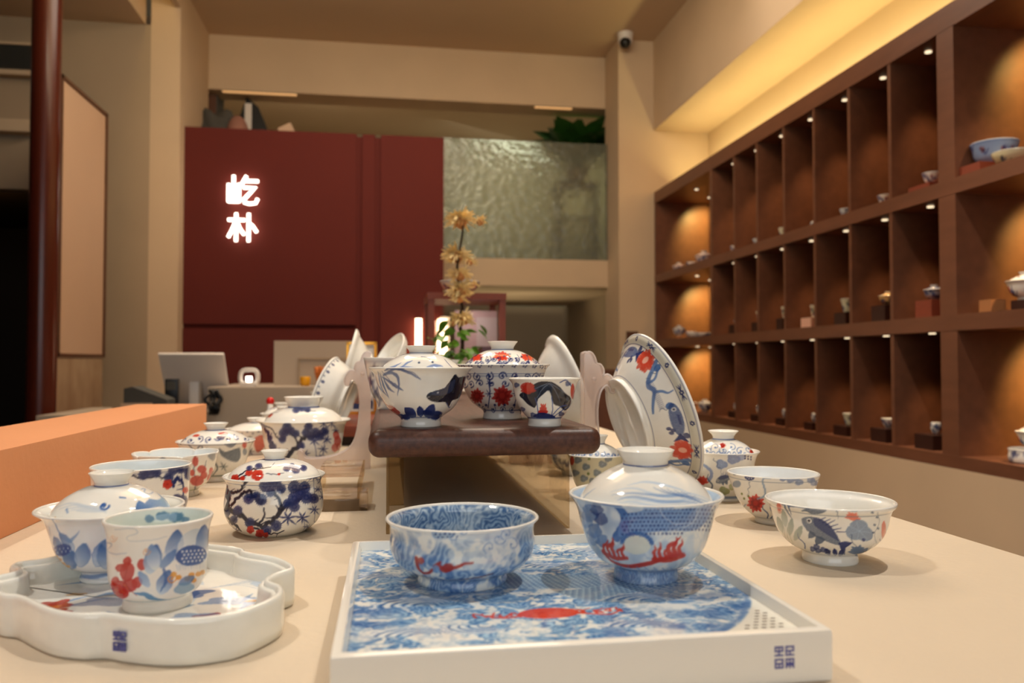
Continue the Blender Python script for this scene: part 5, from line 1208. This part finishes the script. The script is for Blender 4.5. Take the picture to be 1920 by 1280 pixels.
# ------------------------------------------------------------------ vitrine, its bowl, the flowering twig
vt = empty('glass_vitrine', (.2257, 2.42, 0), 'small reddish wooden display case with glass front, at the far end of the table', 'case')
X0, X1 = -.1127, .1127
for (a, b) in ((X0, X0 + .018), (X1 - .018, X1)):
    for yy in (-.12, .10): box('post', a, b, yy, yy + .02, 0, .344, M['vitrine_wood'], vt)
box('top', X0 - .002, X1 + .002, -.124, .124, .344, .363, M['vitrine_wood'], vt); box('base', X0, X1, -.12, .12, 0, .02, M['vitrine_wood'], vt)
for (a, b, y0, y1) in ((X0 + .018, X1 - .018, -.112, -.110), (X0 + .004, X0 + .006, -.10, .10), (X1 - .006, X1 - .004, -.10, .10)): box('glass_pane', a, b, y0, y1, .02, .344, M['vitrine_glass'], vt)
light('AREA', 'case_fill', (.2257, 2.34, .335), .35, (1, .93, .88), .12, (.2257, 2.43, .15))  # area light added inside the case to brighten the card
pr = empty('picture_card', (.262, 2.44, .0202), 'pale pink card standing inside the glass display case', 'card')
box('card', -.060, .070, 0, .004, 0, .30, M['print'], pr); box('dark_band', .012, .024, -.002, 0, .10, .19, M['thin_wood'], pr); box('grey_band', .024, .070, -.0015, 0, .10, .19, mat('mauve_print', (.45, .36, .40), .6), pr); box('pale_band', .006, .070, -.0012, 0, .19, .28, mat('pale_grey_print', (.80, .74, .74), .6), pr)
cup_at(.2095, 2.36, .363, .060, .037, RB, 55, 'white bowl with red flower spots on top of the display case', name='open_bowl', cat='bowl', N=80, rel=[(.5, 0), (.5, .1), (.55, .2), (.74, .36), (.88, .62), (1, 1)])
bl = empty('flowering_twig', (.185, 2.05, 0), 'bare twig with dried yellow blossoms and green leaves in a white vase', 'plant')
bm = bmesh.new(); P = catmull([(.036, 0), (.042, .02), (.048, .07), (.036, .125), (.022, .15), (.026, .165)], 5)
tube(bm, [(0, 0, p[1]) for p in P], [p[0] for p in P], 24); mobj('vase', bm, M['white'], bl, True, 60)
tw = catmull([(0, 0, .15), (.004, 0, .22), (-.006, .0, .27), (.004, .005, .30), (-.004, 0, .345), (-.010, 0, .40), (-.004, 0, .45), (.004, 0, .50), (.004, 0, .545)], 5)
bm = bmesh.new(); tube(bm, tw, list(np.linspace(.0055, .002, len(tw))), 8); mobj('stem', bm, M['twig'], bl, True)
def blossom(cx, cy, cz, r, n, seed, squash=.8, col='petal'):
    rn = random.Random(seed); bm = bmesh.new()
    for i in range(n):
        a = rn.uniform(0, 2 * PI); e = rn.uniform(-.5, 1.2); l = r * rn.uniform(.55, 1.12)
        d = Vector((math.cos(a) * math.cos(e), math.sin(a) * math.cos(e), math.sin(e) * squash)); s_ = d.cross(Vector((rn.random(), rn.random(), rn.random()))).normalized() * r * .085
        p1 = d * l * .5 + Vector((0, 0, .1 * r)); p2 = d * l + Vector((0, 0, rn.uniform(-.22, .1) * r))
        v = [bm.verts.new(x) for x in (d * r * .1, p1 + s_, p2 + s_ * .5, p2 - s_ * .6, p1 - s_)]; bm.faces.new(v)
    o = mobj('blossom', bm, M[col], bl); o.location = (cx, cy, cz)
    bm = bmesh.new(); bmesh.ops.create_icosphere(bm, subdivisions=2, radius=r * .36)
    for v in bm.verts: v.co *= 1 + rn.uniform(-.15, .15)
    bmesh.ops.translate(bm, vec=(0, 0, -.05 * r), verts=bm.verts); mobj('core', bm, M['flower_core'], o)
    return o
for i, (x, z, r, n) in enumerate(((.000, .527, .046, 130), (.048, .525, .024, 50), (-.010, .437, .044, 120), (.022, .420, .022, 40), (-.004, .384, .036, 100), (-.002, .345, .042, 110), (.030, .365, .020, 30), (-.004, .325, .028, 60), (.004, .270, .038, 90), (-.020, .262, .022, 40))):
    blossom(x, random.Random(i).uniform(-.012, .012), z, r, n, i + 3)
def leafmesh():
    bm = bmesh.new(); n = 6; L_ = []
    for i in range(n + 1):
        t = i / n; w_ = math.sin(PI * min(1, t * 1.02)) ** .8 * .36 * (1.15 - .4 * t); z = -.25 * t * t
        L_.append([bm.verts.new((-w_, t, z + .08 * w_)), bm.verts.new((0, t, z)), bm.verts.new((w_, t, z + .08 * w_))])
    for i in range(n):
        for k in (0, 1): bm.faces.new((L_[i][k], L_[i][k + 1], L_[i + 1][k + 1], L_[i + 1][k]))
    me = bpy.data.meshes.new('leaf'); bm.to_mesh(me); bm.free(); return me
LM = leafmesh(); LM.materials.append(M['leaf']); rn = random.Random(12)
LM2 = LM.copy(); LM2.materials.clear(); LM2.materials.append(M['dark_leaf'])
for i in range(95):
    o = bpy.data.objects.new('leaf', LM); link(o, bl)
    a = rn.uniform(0, 2 * PI); r = rn.uniform(.005, .062); zz = rn.uniform(.12, .262) - r * .5
    o.location = (r * math.cos(a) - .012, r * math.sin(a) * .6 - .015, zz); s_ = rn.uniform(.022, .038); o.scale = (s_, s_, s_)
    o.rotation_euler = (rn.uniform(-.9, .6), rn.uniform(-.7, .7), a - PI / 2 + rn.uniform(-.8, .8))
for (x, z, rz) in ((.060, .268, -60), (.052, .255, -100), (-.050, .262, 70), (-.062, .240, 110), (-.045, .278, 40)):
    o = bpy.data.objects.new('leaf', LM); link(o, bl); o.location = (x * .8, -.02, z - .01); o.scale = (.036,) * 3; o.rotation_euler = (-.6, .3, R_(rz))

# ------------------------------------------------------------------ cash counter and what stands on it
ct = empty('cash_counter', (-.20, 3.15, -1), 'grey-beige cash counter with a raised front, beyond the display table', 'counter')
box('front', -.42, .60, -.25, .25, 0, 1.075, M['grey_board'], ct, bev=.003); box('low_part', -.95, -.42, -.30, .2, 0, .985, M['grey_board'], ct)
bd = empty('back_board', (-.27, 3.10, .0752), 'upright grey board on the counter with a framed recess', 'board')
box('board', -.155, .150, 0, .02, 0, .168, M['grey_board'], bd)
for (a, b, c, d) in ((-.066, -.060, 0, .10), (-.066, .14, .098, .103), (.134, .14, 0, .10)): box('frame_strip', a, b, -.006, 0, c, d, M['plaster_grey'], bd)
yc = empty('yellow_cup', (-.300, 3.0, .0752), 'small yellow cup on the grey counter before the upright board', 'cup')
bm = bmesh.new(); P = [(.014, 0), (.018, .006), (.019, .03), (.017, .034), (.015, .032), (.014, .01), (.004, .008)]; tube(bm, [(0, 0, p[1]) for p in P], [p[0] for p in P], 20); mobj('cup_body', bm, M['yellow'], yc, True, 60)
co_ = empty('coral_ornament', (-.245, 3.0, .0752), 'orange branching coral-like ornament beside the yellow cup', 'ornament')
rn = random.Random(2); bm = bmesh.new()
for i in range(14):
    a = rn.uniform(0, 2 * PI); r = rn.uniform(.004, .02); tube(bm, catmull([(0, 0, 0), (r * .5 * math.cos(a), r * .5 * math.sin(a), .03), (r * math.cos(a) + rn.uniform(-.006, .006), r * math.sin(a), rn.uniform(.05, .072))], 3), [.008, .008, .007, .007, .007, .006, .006], 7)
mobj('branches', bm, M['coral'], co_, True)
# lantern-shaped speaker
sp_ = empty('ring_lantern', (-.4945, 2.98, .0752), 'white ring-handled lantern with a bright square lamp on the counter', 'lantern')
bm = bmesh.new(); ring = [(.030 * 1.0 * math.copysign(abs(math.cos(t)) ** .6, math.cos(t)) * (1.08 - .10 * (math.sin(t) + 1) / 2), 0, .034 + .026 * math.copysign(abs(math.sin(t)) ** .7, math.sin(t))) for t in np.linspace(0, 2 * PI, 33)[:-1]]
ring.append(ring[0]); tube(bm, ring, .0075, 10, cap=False); mobj('handle', bm, M['white_plastic'], sp_, True)
box('base', -.031, .031, -.012, .012, .0, .016, M['white_plastic'], sp_, bev=.004); box('lamp', -.010, .010, -.010, .006, .016, .036, M['neon'], sp_, bev=.003)
# point of sale screen seen from behind
mo = empty('sales_screen', (-.70, 3.05, -.015), 'white sales screen seen from behind, tilted on a stand left of the counter', 'monitor')
bm = bmesh.new(); bx(bm, -.112, .112, -.006, .006, -.125, .125, .004); pn = mobj('screen', bm, M['white_plastic'], mo, True, 50); pn.location = (.005, .01, .110); pn.rotation_euler = (R_(38), R_(0), R_(0))
box('post', -.018, .018, .005, .03, .0, .115, M['white_plastic'], mo, bev=.004); box('post_side', .018, .026, .0, .032, .0, .105, M['grey_board'], mo); box('foot', -.07, .07, -.04, .09, 0, .012, M['white_plastic'], mo, bev=.003)
dr = empty('cash_box', (-.775, 2.8, -.015), 'flat black cash box at the left end of the counter', 'drawer')
box('box_body', -.11, .10, -.045, .15, 0, .030, M['black'], dr, bev=.003); box('box_front', -.105, .095, -.048, -.045, .004, .026, M['black'], dr)
pt = empty('receipt_printer', (-.80, 2.82, .0152), 'grey wedge-shaped receipt printer on the black cash box', 'printer')
bm = bmesh.new(); prism(bm, [(-.06, 0), (.075, 0), (.075, .022), (-.035, .066), (-.06, .060)], 'y', -.03, .08); mobj('printer_body', bm, M['cloth_grey'], pt); box('pale_tray', -.068, .03, -.034, -.030, .0, .012, M['pale_panel'], pt)
pb = empty('card_reader', (-.752, 2.94, .0152), 'small black card reader box behind the receipt printer', 'reader')
box('reader_body', -.02, .022, 0, .03, 0, .088, M['black'], pb, bev=.003); box('reader_screen', -.015, .017, -.001, .0, .05, .08, M['cloth_grey'], pb)
cb = empty('cable_tangle', (-.592, 2.86, -.015), 'tangle of black cables beside the counter', 'cables'); bm = bmesh.new(); rn = random.Random(6)
for i in range(8): tube(bm, catmull([(rn.uniform(-.02, .02), rn.uniform(-.01, .02), .08), (rn.uniform(-.03, .03), 0, .05), (rn.uniform(-.02, .03), rn.uniform(-.02, .02), .02), (rn.uniform(-.02, .02), 0, .0)], 4), .0055, 6)
mobj('cables', bm, M['black'], cb, True)

# ------------------------------------------------------------------ lit sign, light tubes
sg = empty('lit_shop_sign', (-.7637, 4.392, .965), 'glowing white sign of two characters on the dark red wall', 'sign')
def strokes(name, x0, z0, sx, sz, S, rad=.0082):
    """each stroke is a thin glass tube"""
    bm = bmesh.new()
    for s_ in S: tube(bm, [(x0 + sx * (p[0] - .5), -.018, z0 + sz * (.5 - p[1])) for p in s_], rad, 10)
    o = mobj(name, bm, M['neon'], sg, True); return o
yi = [[(.19, .0), (.19, .92)], [(.03, .30), (.03, .95)], [(.03, .92), (.36, .92)], [(.36, .28), (.36, .95)],
      [(.60, .0), (.52, .16), (.44, .32)], [(.54, .18), (.98, .18)], [(.50, .42), (.90, .42), (.70, .62), (.52, .84), (.54, .95), (.70, .99), (.90, .96), (.96, .80)]]
pu = [[(.02, .24), (.56, .24)], [(.28, .0), (.28, 1.0)], [(.27, .28), (.16, .58), (.03, .86)], [(.30, .30), (.40, .55), (.54, .76)], [(.68, .0), (.68, 1.0)], [(.70, .34), (.82, .46), (.94, .66)]]
strokes('character', 0, .112, .160, .150, yi); strokes('character', 0, -.088, .160, .150, pu)
for x, z in ((-.05, .11), (.05, .11), (-.05, -.09), (.05, -.09)):
    bm = bmesh.new(); tube(bm, [(x, -.014, z), (x, .008, z)], .003, 8); mobj('standoff', bm, M['metal'], sg)
for (x, lab) in ((.1628, 'upright glowing light tube on the red wall, left of the display case'), (.292, 'upright glowing light tube seen through the glass display case')):
    lt = empty('light_tube', (x, 4.37, .10), lab, 'light')
    bm = bmesh.new(); tube(bm, [(0, 0, 0), (0, 0, .30)], .017 if x < .2 else .026, 16); mobj('tube', bm, M['tube'], lt, True, 50)
    for z in (-.006, .30): box('bracket', -.012, .012, -.012, .034, z, z + .006, M['metal'], lt)
# security camera
dc_ = empty('dome_camera', (1.395, 4.56, 2.13), 'white ceiling dome security camera with a black eye, above the pilaster', 'camera')
bm = bmesh.new(); tube(bm, [(0, 0, 0), (0, 0, -.012), (0, 0, -.06), (0, 0, -.075)], [.048, .046, .042, .028], 24); mobj('housing', bm, M['white_plastic'], dc_, True, 50)
bm = bmesh.new(); bmesh.ops.create_uvsphere(bm, u_segments=20, v_segments=12, radius=.034); bmesh.ops.translate(bm, vec=(-.006, -.018, -.062), verts=bm.verts); mobj('eye', bm, M['black'], dc_, True)
# wall plaque and wooden chest
sq = empty('wall_plaque', (1.457, 4.645, .293), 'small square brown plaque on the pilaster beside the shelves', 'plaque')
box('plate', -.033, .033, -.008, .004, -.053, .053, M['thin_wood'], sq); box('edge', -.036, .036, -.005, .003, -.056, .056, M['dark_block'], sq)
wc = empty('wooden_chest', (1.0, 3.7, -1), 'plain brown wooden chest standing between table and pilaster', 'chest')
box('chest_body', -.145, .145, -.2, .2, 0, 1.10, M['shelf'], wc, bev=.004); box('chest_top', -.155, .155, -.21, .21, 1.10, 1.128, M['thin_wood'], wc, bev=.003); box('door', -.13, .13, -.206, -.2, .1, 1.05, M['shelf'], wc)

# ------------------------------------------------------------------ loft
for (x, lab, l) in ((-.776, 'thin lit strip under the header beam, above the red wall', .217), (1.04, 'thin lit strip under the header beam, above the loft plant', .121)):
    st_ = empty('strip_light', (x, 4.97, 1.80), lab, 'light'); box('diffuser', -l, l, -.012, .012, -.010, .0, M['strip'], st_); box('housing', -l - .004, l + .004, -.014, .014, -.003, .0, M['metal'], st_)
bxs = empty('storage_box', (-1.10, 5.15, 1.38), 'grey-brown carton at the left end of the loft', 'box'); box('carton', -.06, .06, -.1, .1, 0, .52, M['cloth_grey'], bxs, bev=.003); box('flap', -.055, .055, -.104, -.1, .3, .5, M['thin_wood'], bxs)
sk = empty('cloth_bundle', (-1.0, 4.85, 1.38), 'crumpled grey and pink cloth bundle on top of the red wall', 'cloth')
bm = bmesh.new(); bmesh.ops.create_icosphere(bm, subdivisions=4, radius=.16); rn = random.Random(3)
for v in bm.verts: k = 1 + .12 * math.sin(v.co.x * 60 + v.co.z * 30) + .10 * math.sin(v.co.y * 50 + v.co.x * 37); v.co = Vector((v.co.x * k, v.co.y * .6 * k, max(-.01, v.co.z * k * 1.05 + .08)))
mobj('bundle', bm, M['cloth_grey'], sk, True); bm = bmesh.new(); bmesh.ops.create_icosphere(bm, subdivisions=3, radius=.08)
for v in bm.verts: v.co = Vector((v.co.x * .8 + .13, v.co.y - .06, max(-.01, v.co.z * 1.6 + .09)))
mobj('pink_fold', bm, M['cloth_pink'], sk, True)
bt = empty('dark_coat', (-.82, 5.1, 1.38), 'dark coat with a white patch hanging by the cloth bundle', 'coat'); bm = bmesh.new(); prism(bm, [(-.10, 0), (.12, 0), (.10, .16), (.02, .36), (-.05, .42), (-.09, .30)], 'y', -.03, .03); mobj('coat_body', bm, M['black'], bt); box('white_patch', -.06, -.02, -.034, -.03, .20, .38, M['white_plastic'], bt)
bk = empty('open_book', (-.50, 4.72, 1.39), 'open pale booklet with a raised page on top of the red wall', 'book')
bm = bmesh.new(); bx(bm, -.16, .12, -.07, .07, .0, .012); mobj('pages', bm, M['white_plastic'], bk)
bm = bmesh.new(); bx(bm, -.05, .03, -.002, .004, 0, .15); o = mobj('raised_page', bm, M['pale_panel'], bk); o.location = (-.02, -.02, .008); o.rotation_euler = (0, R_(-28), 0)
lp = empty('potted_plant', (1.27, 5.30, 1.377), 'dark green leafy potted plant in the loft behind the rippled glass', 'plant')
bm = bmesh.new(); tube(bm, [(0, 0, 0), (0, 0, .10), (0, 0, .11)], [.06, .085, .08], 20); mobj('pot', bm, M['thin_wood'], lp, True, 50)
rn = random.Random(21)
for i in range(60):
    o = bpy.data.objects.new('leaf', LM2); link(o, lp); a = rn.uniform(0, 2 * PI); s_ = rn.uniform(.20, .34)
    o.location = (.03 * math.cos(a), .03 * math.sin(a), rn.uniform(.10, .22)); o.scale = (s_ * .8, s_, s_); o.rotation_euler = (rn.uniform(.45, 1.35), rn.uniform(-.3, .3), a - PI / 2)
pl_ = empty('plant_stool', (1.27, 5.30, .812), 'tall slatted stool carrying the loft plant behind the rippled glass', 'stool')
box('seat', -.14, .12, -.10, .12, .540, .565, M['dark_block'], pl_)
for (x, y) in ((-.135, -.09), (.11, -.09), (-.135, .10), (.11, .10)): box('leg', x - .011, x + .011, y - .011, y + .011, 0, .54, M['dark_block'], pl_)
box('rail', -.135, .11, -.095, -.08, .31, .33, M['dark_block'], pl_)
for i in range(7): box('spindle', -.10 + i * .032, -.092 + i * .032, -.092, -.084, .02, .31, M['dark_block'], pl_)

# ------------------------------------------------------------------ pieces in the shelf wall
GRP = ['pieces in the upper row of pigeonholes', 'pieces in the middle row of pigeonholes', 'pieces in the bottom row of pigeonholes']
ordn = ['nearest', 'second', 'third', 'fourth', 'fifth', 'sixth', 'farthest']
small = {}
def cup_proto(key, R, H, cols, seed, rel=None, bg=None):
    small[key] = (R, H, cols, seed, rel, bg)
for k_, v in dict(cupw=(.030, .036, RB, 61, None, None), cupb=(.030, .034, BB, 62, None, (.75, .80, .82)), slim=(.018, .050, GB, 63, [(.5, 0), (.5, .05), (.55, .1), (.7, .4), (.88, .8), (1, 1)], (.80, .80, .70)), tall=(.026, .044, GB, 64, [(.6, 0), (.62, .05), (.72, .2), (.84, .6), (1, 1)], (.78, .78, .68)), egg=(.013, .030, [SLA], 65, [(.4, 0), (.7, .15), (.95, .5), (1, .8), (.9, 1)], None)).items(): cup_proto(k_, *v)
made = {}
def put(key, x, y, z, label, group, s=1.0):
    if key in made: return again(made[key], x, y, z, label, s, group)
    R, H, cols, seed, rel, bg = small[key]; o = cup_at(x, y, z, R, H, cols, seed, label, group, bg, 40, rel=rel); o.scale = (s, s, s); made[key] = o; return o
bpr = {}
def block(x, y, z, w_, h, m, label, group):
    o = empty('plinth_block', (x, y, z), label, 'block', group)
    if m not in bpr: bpr[m] = box('block', -.5, .5, -.5, .5, 0, 1, M[m], o)
    else: c = bpr[m].copy(); COL.objects.link(c); c.parent = o
    o.scale = (w_, w_, h); return o
XS = 1.668
z1, z2, z3 = .690, .298, -.105
def row(r, i): return {0: 'top', 1: 'middle', 2: 'bottom'}[r] + ' pigeonhole row, ' + ordn[i] + ' cell'
T0 = [('cupw', .03), ('cupw', 0), ('cupb', 0), ('egg', 0), ('tall', 0), ('cupb', 0), ('cupw', 0)]
for i, (k_, e) in enumerate(T0):
    if e: block(XS + .01, CELL[i] + .01, z1, .10, .022, 'vitrine_wood', 'reddish block under the cup, ' + row(0, i), 'blocks under the pigeonhole pieces')
    put(k_, XS, CELL[i], z1 + (.022 if e else 0), {'cupw': 'white open cup', 'cupb': 'bluish open cup', 'egg': 'tiny upright cup', 'tall': 'greenish tall cup'}[k_] + ', ' + row(0, i), GRP[0])
gm = {}
for i in range(7):
    bh = [.055, .055, .045, .040, .05, .045, .045][i]; bm_ = ['vitrine_wood', 'dark_block', 'dark_block', 'pink_block', 'dark_block', 'dark_block', 'dark_block'][i]
    block(XS, CELL[i], z2, .075 if i < 4 else .055, bh, bm_, {'vitrine_wood': 'reddish block', 'dark_block': 'dark block', 'pink_block': 'pale pink block'}[bm_] + ', ' + row(1, i), 'blocks under the pigeonhole pieces')
    if i == 0: gm['r'] = gaiwan_at(XS, CELL[0], z2 + bh, .62, BB, 71, 'white lidded teacup with dark body, ' + row(1, 0), GRP[1], (.60, .60, .62), 56)
    elif i == 1: gaiwan_at(XS, CELL[1], z2 + bh, .62, [REDc, GRN], 72, 'cream lidded teacup with red body, ' + row(1, 1), GRP[1], (.88, .72, .48), 56)
    else: put(['', '', 'tall', 'slim', 'slim', 'slim', 'egg'][i], XS, CELL[i], z2 + bh, ['', '', 'dark patterned cup', 'slim greenish cup on a pink block', 'slim gilt cup', 'slim pale cup', 'tiny white cup'][i] + ', ' + row(1, i), GRP[1], 1.0 if i > 2 else 1.15)
for i in range(7):
    bh = [.045, .045, .036, .03, .03, .03, .03][i]
    block(XS, CELL[i], z3, .085 if i < 3 else .065, bh, 'dark_block', 'dark stand, ' + row(2, i), 'blocks under the pigeonhole pieces')
    put(['egg', 'cupw', 'tall', 'egg', 'egg', 'egg', 'egg'][i], XS, CELL[i], z3 + bh, ['small white cup', 'white flared cup', 'white tapering cup', 'tiny white cup', 'tiny pale cup', 'small round white cup', 'little white cup'][i] + ', ' + row(2, i), GRP[2], [1.2, .9, 1.0, 1.2, 1.3, 1.4, 1.3][i])
# open bay at the near end
gbase = gaiwan_at(1.69, 1.895, z2 + .030, .98, [SLA, REDc, BLU], 81, 'lidded teacup on a low stand, middle shelf at the right edge', 'pieces in the near open bay', None, 96)
block(1.70, 1.885, z2, .07, .030, 'dark_block', 'dark stand under the lidded teacup, middle shelf at the right edge', 'blocks in the near open bay'); block(1.655, 1.975, z2, .045, .036, 'oak', 'light wooden cube left of the lidded teacup, middle shelf', 'blocks in the near open bay')
again(gbase, 1.69, 1.875, z3 + .036, 'blue and red lidded teacup on a round tray, bottom shelf at the right edge', .92)
tr = cup_at(1.69, 1.875, z3, .062, .036, BB, 91, 'shallow blue patterned tray under the lidded teacup, bottom shelf', 'pieces in the near open bay', None, 80, name='round_tray', cat='tray', rel=[(.85, 0), (.95, .05), (1, .4), (.97, .8), (1, 1)])
cup_at(1.69, 2.0, z1 + .028, .062, .060, [REDc, COB], 92, 'blue bowl with red dots on a wooden block, upper shelf at the right', 'pieces in the near open bay', (.50, .58, .72), 96, name='open_bowl', cat='bowl', rel=[(.62, 0), (.66, .08), (.80, .3), (.90, .62), (1, 1)])
block(1.67, 2.02, z1, .11, .028, 'vitrine_wood', 'reddish block under the blue bowl, upper shelf', 'blocks in the near open bay')
cup_at(1.655, 1.895, z1, .050, .034, [INK, REDc, GRN], 93, 'shallow cream bowl with dark flowers beside the blue bowl, upper shelf', 'pieces in the near open bay', (.86, .82, .66), 96, name='open_bowl', cat='bowl', rel=[(.5, 0), (.52, .1), (.72, .25), (.90, .6), (1, 1)])
cup_at(1.76, 1.83, z1 + .03, .045, .045, RB, 94, 'small white bowl at the picture edge, upper shelf', 'pieces in the near open bay', None, 72, name='open_bowl', cat='bowl'); block(1.76, 1.83, z1, .06, .03, 'vitrine_wood', 'reddish block under the small white bowl, upper shelf', 'blocks in the near open bay')
# open bay at the far end
for (zz, nm, sh_) in ((z1, 'top', 0), (z2, 'middle', 1), (z3, 'bottom', 2)):
    a = gaiwan_at(1.70, 4.50, zz + (.0 if sh_ != 1 else .02), .82, [RB, BB, BB][sh_], 101 + sh_, 'lidded teacup near the pilaster, ' + nm + ' shelf of the far bay', 'pieces in the far open bay', (.84, .74, .70) if sh_ == 0 else None, 56)
    if sh_ == 1: block(1.70, 4.50, zz, .05, .02, 'oak', 'light block under the lidded teacup, middle shelf of the far bay', 'blocks in the far open bay')
    put('cupw', 1.70, 4.32 if sh_ else 4.30, zz, 'small open cup in the middle of the ' + nm + ' shelf of the far bay', 'pieces in the far open bay', 1.1)
    if sh_ != 1: again(a, 1.70, 4.12, zz, 'larger lidded teacup beside the pigeonholes, ' + nm + ' shelf of the far bay', 1.25 if sh_ == 0 else 1.05)
    else: cup_at(1.70, 4.14, zz, .09, .022, RB, 120, 'long low white dish, middle shelf of the far bay', 'pieces in the far open bay', None, 64, name='low_dish', cat='dish', rel=[(.8, 0), (.9, .3), (1, 1)])
# ------------------------------------------------------------------ stand everything on the shop floor (table top at TZ)
for o in list(SC.objects):
    if o.parent is None and o.type not in {'CAMERA', 'LIGHT'}:
        o.location.z += TZ
